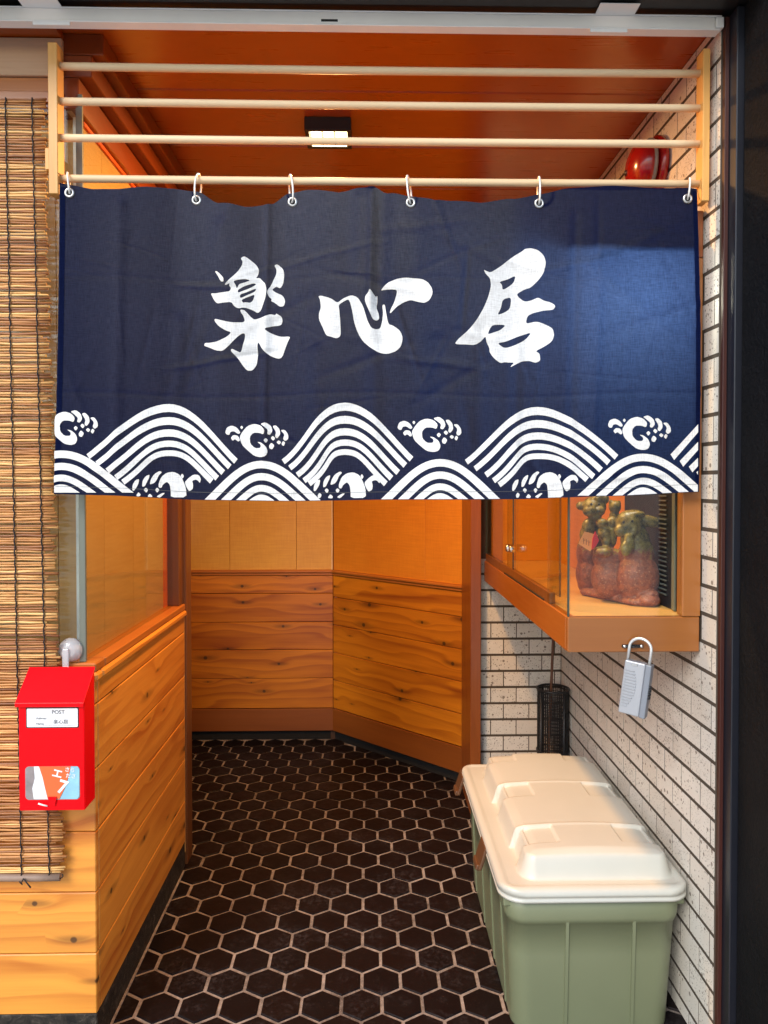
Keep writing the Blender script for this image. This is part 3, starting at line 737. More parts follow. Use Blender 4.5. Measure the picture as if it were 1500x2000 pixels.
# --- prints ---
def smooth_poly(P, it=2):
    for _ in range(it):
        Q = []
        n = len(P)
        for i in range(n):
            a, b = P[i], P[(i + 1) % n]
            Q.append((a[0] * .8 + b[0] * .2, a[1] * .8 + b[1] * .2)); Q.append((a[0] * .2 + b[0] * .8, a[1] * .2 + b[1] * .8))
        P = Q
    return P
def print_obj(name, loops_list, off=.0016, parent=q, mat=None, smooth=2, label=None):
    """loops_list: list of shapes; each shape is a list of loops in photograph pixels (first the outline, then holes)"""
    bm = bmesh.new()
    for si, loops in enumerate(loops_list):
        cu = bpy.data.curves.new('c', 'CURVE'); cu.dimensions = '2D'; cu.fill_mode = 'BOTH'
        for lp in loops:
            lp = smooth_poly(lp, smooth) if smooth else lp
            s_ = cu.splines.new('POLY'); s_.points.add(len(lp) - 1)
            for p_, (x, y) in zip(s_.points, lp): p_.co = (x / 100, -y / 100, 0, 1)
            s_.use_cyclic_u = True
        o_ = bpy.data.objects.new('c', cu); me = o_.to_mesh()
        b2 = bmesh.new(); b2.from_mesh(me); o_.to_mesh_clear(); bpy.data.objects.remove(o_); bpy.data.curves.remove(cu)
        bmesh.ops.remove_doubles(b2, verts=b2.verts, dist=.0002)
        xs = [v.co.x for v in b2.verts]; ysv = [v.co.y for v in b2.verts]
        if not xs: b2.free(); continue
        st = .055
        k = math.ceil(min(xs) / st)
        while k * st < max(xs):
            bmesh.ops.bisect_plane(b2, geom=b2.verts[:] + b2.edges[:] + b2.faces[:], dist=1e-5, plane_co=(k * st, 0, 0), plane_no=(1, 0, 0)); k += 1
        k = math.ceil(min(ysv) / st)
        while k * st < max(ysv):
            bmesh.ops.bisect_plane(b2, geom=b2.verts[:] + b2.edges[:] + b2.faces[:], dist=1e-5, plane_co=(0, k * st, 0), plane_no=(0, 1, 0)); k += 1
        for v in b2.verts: v.co = cloth_pt(v.co.x * 100, -v.co.y * 100, off + (si % 4) * .00012)
        me2 = bpy.data.meshes.new('t'); b2.to_mesh(me2); b2.free(); bm.from_mesh(me2); bpy.data.meshes.remove(me2)
    for f in bm.faces: f.smooth = True
    # all faces look to the street
    bm.normal_update()
    for f in bm.faces:
        if f.normal.y > 0: f.normal_flip()
    me = bpy.data.meshes.new(name); bm.to_mesh(me); bm.free(); me.materials.append(mat or M['print'])
    o = bpy.data.objects.new(name, me); link(o, parent, Matrix.Identity(4))
    if label: o['label'] = label
    return o
def z3(P): return [(380 + x / 3, 460 + y / 3) for x, y in P]
def z4(P): return [(860 + x / 2.7778, 460 + y / 2.7778) for x, y in P]
raku = [
 [z3([(185,300),(225,262),(262,225),(285,190),(290,165),(278,148),(298,133),(322,146),(365,178),(380,205),(375,235),(362,255),(385,252),(400,270),(416,285),(424,320),(420,350),(416,372),(405,400),(390,440),(372,458),(345,442),(300,428),(262,436),(240,425),(225,400),(180,405),(140,408),(122,388),(103,352),(105,346),(130,350),(180,345),(215,340),(222,320),(212,305),(216,292),(195,303)]),
  z3([(235,280),(300,264),(332,270),(300,285),(268,296),(255,322),(248,300)]),
  z3([(262,347),(260,328),(300,304),(350,285),(366,290),(330,315),(290,332)]),
  z3([(274,378),(272,356),(310,340),(364,312),(358,332),(315,356)]),
  z3([(290,403),(280,386),(320,366),(356,348),(346,384),(330,400),(305,398)])],
 [z3([(466,174),(484,165),(518,192),(524,230),(518,280),(500,308),(478,296),(452,318),(480,335),(515,348),(530,378),(522,412),(498,415),(468,392),(448,384),(452,372),(436,360),(427,338),(430,322),(445,300),(462,262),(478,225),(480,198)])],
 [z3([(130,225),(134,221),(150,230),(180,262),(182,285),(165,285),(150,255)])],
 [z3([(274,442),(300,445),(330,480),(350,495),(360,495),(420,475),(445,462),(475,468),(478,456),(510,475),(515,500),(505,525),(460,530),(405,548),(440,570),(500,592),(562,588),(545,620),(530,660),(512,712),(490,722),(440,704),(400,672),(375,625),(369,640),(372,700),(365,760),(340,792),(310,794),(285,765),(260,725),(217,682),(222,668),(250,680),(275,692),(290,640),(300,600),(298,578),(280,580),(250,605),(210,650),(170,684),(130,678),(80,655),(54,645),(60,628),(90,632),(140,628),(190,605),(225,575),(190,565),(150,540),(125,510),(122,493),(170,508),(230,518),(288,516),(300,505),(290,475),(278,460)])]]
shin = [
 [z3([(727,362),(745,360),(800,375),(838,402),(870,375),(920,353),(955,365),(985,410),(1000,460),(1015,510),(1035,545),(1060,552),(1088,545),(1100,500),(1105,450),(1100,402),(1115,400),(1122,450),(1135,520),(1165,530),(1205,560),(1220,600),(1210,650),(1180,680),(1130,696),(1080,690),(1030,660),(985,620),(955,570),(935,510),(925,450),(912,395),(900,378),(870,395),(845,412),(850,450),(855,520),(858,592),(835,608),(800,598),(772,590),(755,550),(730,497),(730,465),(742,430),(738,385)])],
 [z3([(1025,318),(1045,340),(1062,360),(1072,348),(1072,390),(1065,420),(1080,460),(1082,490),(1065,502),(1045,495),(1030,465),(1015,430),(997,385),(1000,358),(1018,340)])],
 [z3([(1090,318),(1120,285),(1180,258),(1240,248),(1330,258),(1365,280),(1388,315),(1392,350),(1375,385),(1345,400),(1300,388),(1265,378),(1220,395),(1180,425),(1142,462),(1150,430),(1170,395),(1190,322),(1150,320),(1115,315)])]]
kyo = [
 [z4([(228,198),(240,204),(265,212),(300,190),(350,150),(400,110),(450,80),(460,70),(490,66),(530,78),(562,110),(573,150),(560,205),(530,245),(490,283),(460,290),(415,316),(425,335),(460,360),(500,350),(530,336),(560,355),(600,365),(624,382),(612,405),(560,408),(500,422),(472,437),(463,480),(520,466),(570,485),(608,505),(617,540),(605,575),(570,600),(515,628),(538,640),(542,680),(515,692),(480,680),(440,685),(410,700),(372,720),(398,692),(370,692),(345,690),(322,697),(285,672),(262,638),(262,615),(245,585),(240,552),(215,582),(180,602),(130,600),(70,600),(90,572),(140,530),(190,470),(230,400),(255,340),(270,280),(262,240),(240,222)]),
  z4([(315,258),(365,240),(412,213),(397,260),(335,303),(332,272)]),
  z4([(335,350),(385,334),(378,398),(345,422),(304,438),(325,400)]),
  z4([(278,491),(355,487),(322,518),(285,532),(252,543),(262,515)]),
  z4([(303,590),(350,580),(420,550),(497,524),(460,568),(400,600),(345,616)])]]
print_obj('printed_character', raku, label='leftmost white brush character, 楽')
print_obj('printed_character', shin, label='middle white brush character, 心')
print_obj('printed_character', kyo, label='rightmost white brush character, 居')
def bez(p0, p1, p2, p3, n=14):
    return [tuple((1 - t) ** 3 * a + 3 * (1 - t) ** 2 * t * b + 3 * (1 - t) * t * t * c_ + t ** 3 * d_ for a, b, c_, d_ in zip(p0, p1, p2, p3)) for t in (i / n for i in range(n + 1))]
def clip_poly(P, inside, cut):
    out = []
    for i in range(len(P)):
        a, b = P[i - 1], P[i]; ia, ib = inside(a), inside(b)
        if ia != ib: out.append(cut(a, b))
        if ib: out.append(b)
    return out
def vclip(P, x, keep_right):
    return clip_poly(P, (lambda p: p[0] >= x) if keep_right else (lambda p: p[0] <= x),
                     lambda a, b: (x, a[1] + (b[1] - a[1]) * (x - a[0]) / (b[0] - a[0])))
def hclip(P, f):
    def cut(a, b):
        lo, hi = 0, 1
        ia = a[1] <= f(a[0])
        for _ in range(14):
            m = (lo + hi) / 2; p = (a[0] + (b[0] - a[0]) * m, a[1] + (b[1] - a[1]) * m)
            if (p[1] <= f(p[0])) == ia: lo = m
            else: hi = m
        return (a[0] + (b[0] - a[0]) * lo, a[1] + (b[1] - a[1]) * lo)
    return clip_poly(P, lambda p: p[1] <= f(p[0]), cut)
def botf(x): return interp(BOTC, x) - 1.0
def big_arch(cx, ay, sl=1.0, sr=1.0, le=0, re=0, L_=None, R_=None):
    """five stripes; offsets measured from the first arch (apex 330,789)"""
    apex = [(0, 15.5), (25.5, 15), (49.5, 14), (71.5, 12), (90.5, 11)]
    Ls = L_ or [(-156, 103), (-138, 117), (-117, 131), (-101, 144), (-88, 153)]
    Rs = R_ or [(131, 112), (119, 123), (106, 134), (94, 145), (83, 151)]
    out = []
    for k, (a, w) in enumerate(apex):
        lx, ly = Ls[k]; rx, ry = Rs[k]; wl = 9.0
        h = 44 - 4 * k; ex = 46
        # upper edge left->apex->right
        upL = bez((lx - 2, ly - wl / 2), (lx + ex, ly - wl / 2 - ex * .74), (-h - 12, a), (0, a))
        upR = bez((0, a), (h + 6, a), (rx - ex * .9, ry - wl / 2 - ex * .92), (rx + 3, ry - wl / 2))
        loR = bez((rx - 4, ry + wl / 2), (rx - 4 - ex * .9, ry + wl / 2 - ex * .92), (h + 2, a + w), (0, a + w))
        loL = bez((0, a + w), (-h - 8, a + w), (lx + 4 + ex, ly + wl / 2 - ex * .74), (lx + 4, ly + wl / 2))
        P = upL + upR[1:] + loR + loL[1:]
        out.append([(cx + x, ay + y) for x, y in P])
    return out
def low_arch(cx, ay, hw=1.0, stripes=4):
    out = []
    ends = [(-118, 122), (-85, 92), (-55, 60), (-30, 32)]; 
    tops = [0, 24, 47, 66]; ws = [14.5, 14, 13, 14]
    for k in range(stripes):
        wl = 15 - k; l, r = ends[k]; a = tops[k]; w = ws[k]; H = 82
        l *= hw; r *= hw
        up = bez((l, H), (l * .62, H - (H - a) * .52), (l * .36, a), (0, a)) + bez((0, a), (r * .36, a), (r * .62, H - (H - a) * .52), (r, H))[1:]
        if k < stripes - 1:
            li, ri = l + wl * 1.45, r - wl * 1.45
            a2 = a + w
            lo = bez((ri, H), (ri * .62, H - (H - a2) * .52), (ri * .36, a2), (0, a2)) + bez((0, a2), (li * .36, a2), (li * .62, H - (H - a2) * .52), (li, H))[1:]
        else: lo = []
        out.append([(cx + x, ay + y) for x, y in up + lo])
    return out
waves = []
waves += big_arch(330, 789)
waves += big_arch(674, 787, L_=[(-122, 115), (-109, 127), (-94, 141), (-81, 152), (-71, 158)], R_=[(130, 110), (118, 122), (104, 136), (91, 147), (80, 158)])
waves += big_arch(1049, 795, L_=[(-141, 108), (-124, 121), (-103, 133), (-88, 144), (-77, 152)], R_=[(156, 98), (141, 109), (126, 123), (111, 136), (98, 142)])
for k, (x0, y0, x1, y1) in enumerate(((1313, 893, 1375, 826), (1331, 906, 1375, 861), (1349, 917, 1375, 893), (1364, 928, 1375, 919))):
    w_ = 5.5
    waves.append([(x0 - 3, y0 - w_), (x1, y1 - w_ - 4), (x1, y1 + w_), (x0 + 4, y0 + w_)])
lows = low_arch(510, 900) + low_arch(858, 897, 1.0) + low_arch(1256, 886, 1.08) + low_arch(122, 880, 1.16, 4)
for s_ in lows: waves.append(hclip(s_, botf))
xr_ = lambda y: 1361.5 + 4 * ((y - 368) / 593) + 5 * math.sin(3 * (y - 368) / 593)
waves = [vclip(vclip(P, 108.5, True), 1364.0, False) for P in waves]
waves = [P for P in waves if len(P) > 2]
def wave_group(lo, hi): return [[P] for P in waves if lo <= sum(p[0] for p in P) / len(P) < hi]
print_obj('wave_print', [[P] for P in waves], smooth=0, off=.0018)
# spray motifs: traced in the 2.273x crop with origin (740,760)
def zs(P): return [(x / 2.273, y / 2.273) for x, y in P]
sprayA = [
 [(145,190),(160,165),(180,142),(210,132),(240,140),(258,160),(252,180),(232,172),(205,172),(190,190),(192,220),(212,240),(238,240),(240,225),(222,212),(240,215),(262,232),(270,255),(262,275),(240,281),(210,275),(180,250),(155,225)],
 [(82,170),(90,148),(112,140),(135,150),(150,172),(140,178),(120,165),(105,168),(100,182),(88,180)],
 [(106,195),(118,182),(138,185),(148,205),(140,212),(125,200),(115,208)],
 [(148,148),(155,140),(162,148),(155,158)],
 [(238,132),(262,126),(285,142),(292,165),(280,182),(268,178),(272,160),(255,145)],
 [(290,142),(305,138),(322,155),(326,180),(312,198),(302,190),(308,170)],
 [(326,160),(345,158),(360,178),(362,200),(348,210),(338,200),(345,180)],
 [(252,205),(262,195),(272,205),(262,218)],
 [(275,230),(285,215),(300,228),(290,246),(278,242)],
 [(282,195),(292,185),(304,196),(294,208)],
 [(308,214),(318,205),(330,214),(320,225)],
 [(330,222),(338,208),(348,216),(340,232)]]
sprayB = [
 [(700,420),(712,390),(735,372),(765,368),(790,380),(805,405),(818,440),(820,482),(752,482),(752,455),(748,425),(735,412),(718,425),(712,440),(700,438)],
 [(662,425),(668,400),(682,378),(705,364),(715,370),(700,385),(692,405),(682,418)],
 [(630,435),(632,408),(645,388),(662,380),(660,395),(650,415),(642,432)],
 [(588,450),(590,425),(602,405),(618,400),(615,420),(606,438),(596,452)],
 [(606,470),(614,458),(624,468),(618,482),(608,482)],
 [(636,448),(646,438),(656,448),(648,462)],
 [(650,482),(662,464),(674,476),(670,484)],
 [(685,448),(694,438),(704,448),(694,462)],
 [(690,478),(715,462),(728,462),(705,484)],
 [(795,385),(802,375),(810,388),(802,400)],
 [(812,415),(830,395),(852,380),(875,382),(885,400),(880,418),(872,408),(862,402),(845,408),(850,425),(848,445),(832,455),(822,440)]]
def spray(shape, dx, dy):
    out = []
    for P in shape:
        Q = [(740 + x + dx, 760 + y + dy) for x, y in zs(P)]
        Q = vclip(vclip(Q, 108.5, True), 1364, False) if len(Q) > 2 else Q
        if len(Q) > 2:
            Q = hclip(Q, botf)
            if len(Q) > 2: out.append([Q])
    return out
for dx, dy in ((0, 0), (-336, 9.5), (411.5, -4.5), (-705, -14)):
    print_obj('spray_print', spray(sprayA, dx, dy), smooth=1, off=.0020)
for dx, dy in ((0, 0), (-386, 0.5), (-738, -.5)):
    print_obj('spray_print', spray(sprayB, dx, dy), smooth=1, off=.0020)
# stitched hem line along the bottom
strip('hem_stitch', [(111 + (1362 - 111) * i / 240, interp(BOTC, 111 + (1362 - 111) * i / 240) - 15.6) for i in range(241)], [(111 + (1362 - 111) * i / 240, interp(BOTC, 111 + (1362 - 111) * i / 240) - 15.0) for i in range(241)], .0028, M['slat'])
# eyelets and rings
EY = [(137, 378, 129, 333), (384, 391, 387, 345), (571, 393, 565, 347), (802, 396, 797, 350), (1053, 397, 1054, 350), (1343, 388, 1350, 350)]
pos = ['at the far left end', 'second from the left', 'third from the left', 'third from the right', 'second from the right', 'at the far right end']
for i, (ex, ey, tx, ty) in enumerate(EY):
    e = cloth_pt(ex, ey, .0018)
    mb = MB(); R_ = .0088
    mb.tube([(e.x + R_ * math.cos(a), e.y, e.z + R_ * math.sin(a)) for a in [2 * PI * k / 24 for k in range(24)]], .0030, 8, closed=True)
    mb.mi = 1
    mb.lathe([(.0001, -.0004), (.0068, -.0004)], e, 20, 'Y')
    mb.build('eyelet', [M['eyelet'], M['blackslot']], q, origin=e)
    # ring: ellipse through the eyelet and over the dowel
    zc = RODZ[3]; top = Vector((at(tx, ty, YN).x, YN + .010, zc + .0125))
    bot = Vector((e.x, YN - .004, e.z - .002)); c0 = (top + bot) / 2; ax = (top - bot) / 2
    side = Vector((.28 * (1 if i % 2 else -1) if i not in (1, 4) else .1, 1, 0)).normalized() * .021
    pts = []
    for k in range(36):
        a = 2 * PI * k / 36; pts.append(c0 + ax * math.cos(a) + side * math.sin(a))
    mb = MB(); mb.tube(pts, .0022, 8, closed=True)
    o = mb.build('curtain_ring', M['ringm'], None, origin=tuple(c0))
    tag(o, 'white curtain ring on the lowest dowel, ' + pos[i], 'ring', 'rings holding the indigo curtain')
# ------------------------------------------------------------------ glass display case
YC = 1.782; XC = .489; ZB, ZS = .979, 1.066; ZTOP = 1.945
q = thing('display_case', (.65, 2.4, ZB), 'wooden glass-sided display case fixed to the tiled wall, right of the entrance', 'showcase')
I4 = Matrix.Identity(4)
lbox('front_board', I4, (XC, YC, ZB), (XR - .004, YC + .022, ZS), M['case'], q, .0025)
lbox('side_board', I4, (XC, YC + .0225, ZB), (XC + .022, YT - .002, ZS - .001), M['casey'], q, .002)
lbox('underside', I4, (XC + .023, YC + .023, ZB + .012), (XR - .003, YT - .003, ZB + .024), M['case'], q, .001)
lbox('shelf', I4, (XC + .0225, YC + .0225, ZS - .018), (XR - .003, YT - .003, ZS - .002), M['board'], q, .001)
lbox('corner_post', I4, (.772, YC - .002, ZS + .001), (XR - .003, YC + .034, ZTOP), M['casez'], q, .002)
lbox('corner_post', I4, (.772, YC - .002, ZTOP + .001), (XR - .003, YC + .034, 2.06), M['trimz'], q, .002)  # upper part of the post, shade above the case put into darker wood
lbox('case_top', I4, (XC, YC + .036, ZTOP), (XR - .003, YT - .003, ZTOP + .05), M['case'], q, .002)
lbox('top_front_board', I4, (XC, YC, ZTOP), (.7715, YC + .035, ZTOP + .05), M['case'], q, .002)
lbox('back_panel', I4, (XC + .03, YT - .012, ZS - .001), (XR - .004, YT - .004, ZTOP - .001), M['veneer_o'], q, 0)
lbox('bottom_track', I4, (XC + .004, YC + .20, ZS - .0005), (XC + .020, YT - .02, ZS + .030), M['darkpost'], q, .001)
lbox('track_groove', I4, (XC + .001, YC + .26, ZS - .0005), (XC + .0038, YT - .45, ZS + .004), M['blackslot'], q, 0)
lbox('front_pane', I4, (XC + .005, YC + .006, ZS + .0005), (.7715, YC + .012, ZTOP - .001), M['glass'], q, 0)
lbox('side_pane', I4, (XC + .003, YC + .0125, ZS + .0005), (XC + .009, YC + .22, ZTOP - .001), M['glass'], q, 0)
lbox('pane_corner', I4, (XC + .0005, YC + .004, ZS + .0005), (XC + .0045, YC + .0105, ZTOP - .001), M['glassedge'], q, .0005)
for a, b, x in ((1.905, 2.62, .010), (2.50, 3.07, .0045)):
    pn = lbox('sliding_pane', I4, (XC + x, a, ZS + .031), (XC + x + .004, b, ZTOP - .002), M['glass'], q, 0)
    for yy in (a - .004, b): lbox('pane_edge', I4, (XC + x, yy, ZS + .031), (XC + x + .004, yy + .0038, ZTOP - .002), M['glassedge'], pn, .0003)
lbox('dark_side_panel', I4, (.7925, YC + .035, ZS - .001), (.800, 2.25, ZTOP - .001), M['rubber'], q, 0)
lbox('side_veneer', I4, (.7925, 2.2505, ZS - .001), (.800, YT - .014, ZTOP - .001), M['veneer_o'], q, 0)
lbox('metal_stile', I4, (.786, YC + .082, ZS), (.792, YC + .100, ZTOP - .002), M['steelstrip'], q, .001)
for k in range(34):
    z = ZS + .03 + k * .0125
    lbox('vent_slat', I4, (.7885, 1.925, z), (.792, 1.975, z + .004), M['slat'], q, .0005)
tl = box('case_lamp_tube', (XC + .04, 1.99, ZTOP - .026), (XC + .28, 2.004, ZTOP - .012), M['tube'], q, .004, 2)
ld = bpy.data.lights.new('case_light', 'AREA'); ld.shape = 'RECTANGLE'; ld.size = .24; ld.size_y = .10; ld.energy = CASE_W; ld.color = (1, .90, .76)
lo = bpy.data.objects.new('case_light', ld); link(lo, q, T((.64, 1.98, ZTOP - .05), (math.radians(-52), 0, 0)))
# lock on sliding panes
lk = thing('showcase_lock', (XC - .004, 2.50, 1.24), 'small round silver lock clamped on the edge of the sliding glass panes', 'lock')
pL = at(1000, 1070, 2.52); yl = 2.515; zl = 1.22
dl = ray(1000, 1070); tL = (XC) / dl.x; yl = dl.y * tL; zl = EYE + dl.z * tL
mb = MB(); mb.lathe([(.0001, -.022), (.011, -.022), (.013, -.019), (.013, .002), (.0001, .002)], (XC, yl, zl), 20, 'X'); mb.build('lock_barrel', M['chrome'], lk)
mb = MB(); mb.lathe([(.0001, -.016), (.010, -.015), (.012, -.012), (.012, .004), (.0001, .004)], (XC, yl - .028, zl - .001), 20, 'X'); mb.build('lock_knob', M['chrome'], lk)
mb = MB(); mb.box((XC - .006, yl - .032, zl - .004), (XC - .001, yl + .012, zl + .004), .001); mb.build('lock_bar', M['silver'], lk)
# ------------------------------------------------------------------ ceramic figurine
SZ = ZS - .002
org = at(1210, 1160, 2.03); org.z = SZ
mb = MB()
def E(px, py, Y, rx, rz, ry=None, rot=0):
    p = at(px, py, Y); k = Y / F
    mb.ell(p, (rx * k, (ry or rx) * k, rz * k), Matrix.Rotation(rot, 3, 'Y'))
# base slab
a, b = at(1163, 1160, 2.14), at(1250, 1178, 1.975)
a.z = b.z = SZ + .010
for t in range(9):
    p = a.lerp(b, t / 8); mb.ell(p, (.046, .040, .0155))
E(1265, 1172, 1.955, 24, 14); E(1150, 1140, 2.17, 22, 22)
# right figure
E(1245, 1128, 1.99, 43, 50, 34); E(1243, 1085, 2.0, 35, 45, 30); E(1240, 1055, 2.0, 28, 34, 26)
E(1228, 1024, 1.985, 26, 28, 24); E(1212, 1036, 1.975, 13, 13); E(1238, 1004, 1.99, 22, 9)
E(1268, 1018, 2.0, 27, 12, 14, .22); E(1288, 1024, 2.0, 9, 7, 7, .3)
E(1229, 1062, 1.955, 11, 22, 9, -.15); E(1236, 1040, 1.96, 7, 22, 7, .25); E(1222, 1072, 1.95, 10, 15, 9)
E(1270, 1160, 1.955, 16, 9); E(1258, 1165, 1.95, 12, 7)
# middle round belly with small glazed heads
E(1190, 1128, 2.03, 36, 42, 30); E(1188, 1092, 2.035, 31, 24, 26); E(1178, 1078, 2.02, 20, 12); E(1200, 1085, 2.02, 14, 14)
E(1180, 1042, 2.05, 13, 16); E(1176, 1022, 2.05, 11, 10); E(1195, 1050, 2.05, 10, 20); E(1196, 1022, 2.06, 12, 15); E(1206, 1034, 2.06, 9, 15); E(1184, 1058, 2.04, 9, 14)
E(1201, 990, 2.09, 12, 13); E(1193, 982, 2.09, 4, 7); E(1209, 984, 2.09, 4, 7); E(1200, 1008, 2.09, 10, 12)
# left rear figure
E(1152, 1120, 2.16, 27, 42, 30); E(1152, 1080, 2.16, 26, 40, 28); E(1158, 1045, 2.15, 26, 26, 26); E(1150, 1030, 2.12, 14, 18)
E(1160, 990, 2.13, 24, 21, 22); E(1152, 998, 2.105, 14, 12); E(1170, 998, 2.105, 12, 10); E(1168, 975, 2.12, 13, 11); E(1135, 988, 2.14, 10, 9); E(1183, 975, 2.13, 7, 9)
E(1162, 1010, 2.11, 13, 9)
me = mb.mesh('ceramic_figurine'); me.materials.append(M['ceramic'])
tmp = bpy.data.objects.new('tmp', me); COL.objects.link(tmp)
md = tmp.modifiers.new('r', 'REMESH'); md.mode = 'VOXEL'; md.voxel_size = .0026; md.use_smooth_shade = True
ms = tmp.modifiers.new('s', 'SMOOTH'); ms.iterations = 3; ms.factor = .5
dg = bpy.context.evaluated_depsgraph_get(); me2 = bpy.data.meshes.new_from_object(tmp.evaluated_get(dg)); bpy.data.objects.remove(tmp)
me2.transform(T(org).inverted()); me2.materials.clear(); me2.materials.append(M['ceramic'])
for p_ in me2.polygons: p_.use_smooth = True
o = bpy.data.objects.new('ceramic_figurine', me2); link(o, None, T(org))
tag(o, 'glazed stoneware group of seated animals, red-brown bellies and olive heads, inside the display case', 'figurine')
for px, py, Y in ((1155, 985, 2.085), (1170, 985, 2.085), (1218, 1020, 1.945), (1235, 1018, 1.945)):
    mb = MB(); mb.ell(at(px, py, Y), (.0032, .0025, .0040), seg=10); mb.build('eye', M['black'], o)
tg = thing('gift_tag', at(1152, 1055, 1.95), 'small peach card tag with a red tassel, leaning on the ceramic figurine', 'tag')
P = [at(1130, 1062, 2.05), at(1142, 1038, 2.04), at(1168, 1045, 2.02), at(1153, 1077, 2.03)]
mb = MB(); mb.prism(P, (0, .002, 0)); mb.build('card', M['tagpaper'], tg)
mb = MB()
for i in range(3):
    c0 = at(1141 + i * 5, 1056 + i * 2, 2.022); mb.box((c0.x - .0022, c0.y - .0008, c0.z - .009), (c0.x - .0008, c0.y, c0.z + .007))
    mb.box((c0.x - .003, c0.y - .0008, c0.z + .001), (c0.x + .003, c0.y - .0001, c0.z + .0025))
mb.build('card_writing', M['darkpost'], tg)
P = [at(1158, 1052, 2.012), at(1163, 1038, 2.012), at(1170, 1056, 2.012), at(1163, 1068, 2.012), at(1156, 1074, 2.012)]
mb = MB(); mb.prism(P, (0, .005, 0)); mb.build('tassel', M['tassel'], tg)
# ------------------------------------------------------------------ padlock key box
q = thing('hasp', at(1235, 1262, YC), 'black hasp screwed to the front board of the display case', 'hasp')
a = at(1236, 1262, YC - .003)
mb = MB(); mb.box((a.x - .027, YC - .0045, a.z - .004), (a.x + .027, YC - .0005, a.z + .004), .0015); mb.build('hasp_plate', M['black'], q)
mb = MB(); mb.tube([(a.x + .006 * math.cos(t), YC - .004 - .010 * abs(math.sin(t)), a.z) for t in [PI * k / 8 for k in range(9)]], .002, 8); mb.build('staple', M['black'], q)
for dx in (-.021, .021):
    mb = MB(); mb.ell((a.x + dx, YC - .005, a.z), (.0042, .003, .0042), seg=14); mb.build('screw', M['chrome'], q)
kb = thing('key_box', at(1240, 1330, YC - .02), 'grey padlock key safe hanging tilted from the hasp of the display case', 'padlock')
ct = at(1248, 1262, YC - .012)
RB = Matrix.Translation(Vector((ct.x, YC - .022, ct.z))) @ Matrix.Rotation(math.radians(7.5), 4, 'Y') @ Matrix.Rotation(math.radians(-34), 4, 'Z')
def loc_build(m_, name, mat, par, basis): return m_.build(name, mat, par, basis=basis)
k = 1.76 / F
mb = MB(); hw = 21 * k; pts = [(-hw, 0, -.050), (-hw, 0, -.004)] + [(-hw * math.cos(t), 0, -.004 + hw * .95 * math.sin(t)) for t in [PI * i / 12 for i in range(1, 12)]] + [(hw, 0, -.004), (hw, 0, -.050)]
loc_build(mb, 'x', M['chrome'], None, I4) if False else None
mb.tube(pts, .0036, 14); mb.build('shackle', M['shackle'], kb, basis=RB)
bw, bt = .0245, .014
mb = MB(); mb.box((-.029, -bt, -.165), (.020, bt, -.036), .003, 2); mb.build('front_cover', M['silver'], kb, basis=RB)
mb = MB(); mb.box((.0202, -bt + .001, -.166), (.034, bt + .004, -.037), .002, 2); mb.build('side_body', M['dgrey'], kb, basis=RB)
mb = MB()
for i in range(13):
    z = -.060 - i * .0072; w_ = .020 - .0006 * (i - 5) ** 2 * .35
    mb.box((-.025, -bt - .0026, z), (-.025 + max(.008, w_ * 1.5), -bt + .001, z + .0028), .0006)
mb.build('grip_ribs', M['silver'], kb, basis=RB)
mb = MB()
for i in range(4): mb.lathe([(.0001, -.003), (.0055, -.003), (.0055, .003), (.0001, .003)], (.034, -.002, -.090 - i * .0085), 12, 'Z')
mb.build('number_wheels', M['black'], kb, basis=RB)
mb = MB(); mb.box((-.012, -bt - .001, -.046), (.002, -bt + .001, -.041), .0004); mb.build('name_plate', M['chrome'], kb, basis=RB)
# ------------------------------------------------------------------ red mailbox
q = thing('mailbox', (-.74, 1.72, .64), 'bright red wall mailbox with a sloping lid hanging left of the entrance', 'mailbox')
xr = XL + .005; xl = xr - .160; yf, yb = 1.692, 1.756; z0, z1f, z1b = .634, .900, .955
xr0 = at(165, 1470, yf).x; xl0 = at(37, 1470, yf).x
xl, xr = xl0, xr0
z0 = at(100, 1583, yf).z; z1f = at(100, 1370, yf).z; z1b = z1f + .056
mb = MB(); mb.prism([(xl, yf, z0), (xl, yf, z1f), (xl, yb, z1b), (xl, yb, z0)], (xr - xl, 0, 0))
es = list(mb.bm.edges); bmesh.ops.bevel(mb.bm, geom=es, offset=.0015, segments=2, affect='EDGES'); mb.build('body', M['red'], q)
mb = MB(); s0 = Vector((0, yf - .010, z1f - .002)); s1 = Vector((0, yb, z1b + .005)); 
lid = [(xl - .004, s0.y, s0.z - .008), (xl - .004, s0.y, s0.z + .001), (xl - .004, s1.y, s1.z + .003), (xl - .004, s1.y, s1.z), (xl - .004, s0.y + .0025, s0.z - .001), (xl - .004, s0.y + .0025, s0.z - .008)]
mb.prism(lid, (xr - xl + .006, 0, 0)); bmesh.ops.bevel(mb.bm, geom=list(mb.bm.edges), offset=.0006, segments=1, affect='EDGES'); mb.build('lid', M['red'], q)
def rrect(x0, x1, za, zb, r, y, n=6):
    P = []
    for cx, cz, a0 in ((x1 - r, zb - r, 0), (x0 + r, zb - r, PI / 2), (x0 + r, za + r, PI), (x1 - r, za + r, 1.5 * PI)):
        for i in range(n + 1):
            a = a0 + PI / 2 * i / n; P.append((cx + r * math.cos(a), y, cz + r * math.sin(a)))
    return P
A_, B_ = at(53, 1420, yf), at(152, 1383, yf)
mb = MB(); mb.prism(rrect(A_.x - .0024, B_.x + .0024, A_.z - .0024, B_.z + .0024, .003, yf - .0006), (0, .0004, 0)); nf = mb.build('label_frame', M['darkline'], q)
mb = MB(); mb.prism(rrect(A_.x, B_.x, A_.z, B_.z, .0025, yf - .0012), (0, .0004, 0)); lb = mb.build('name_label', M['paper'], q)
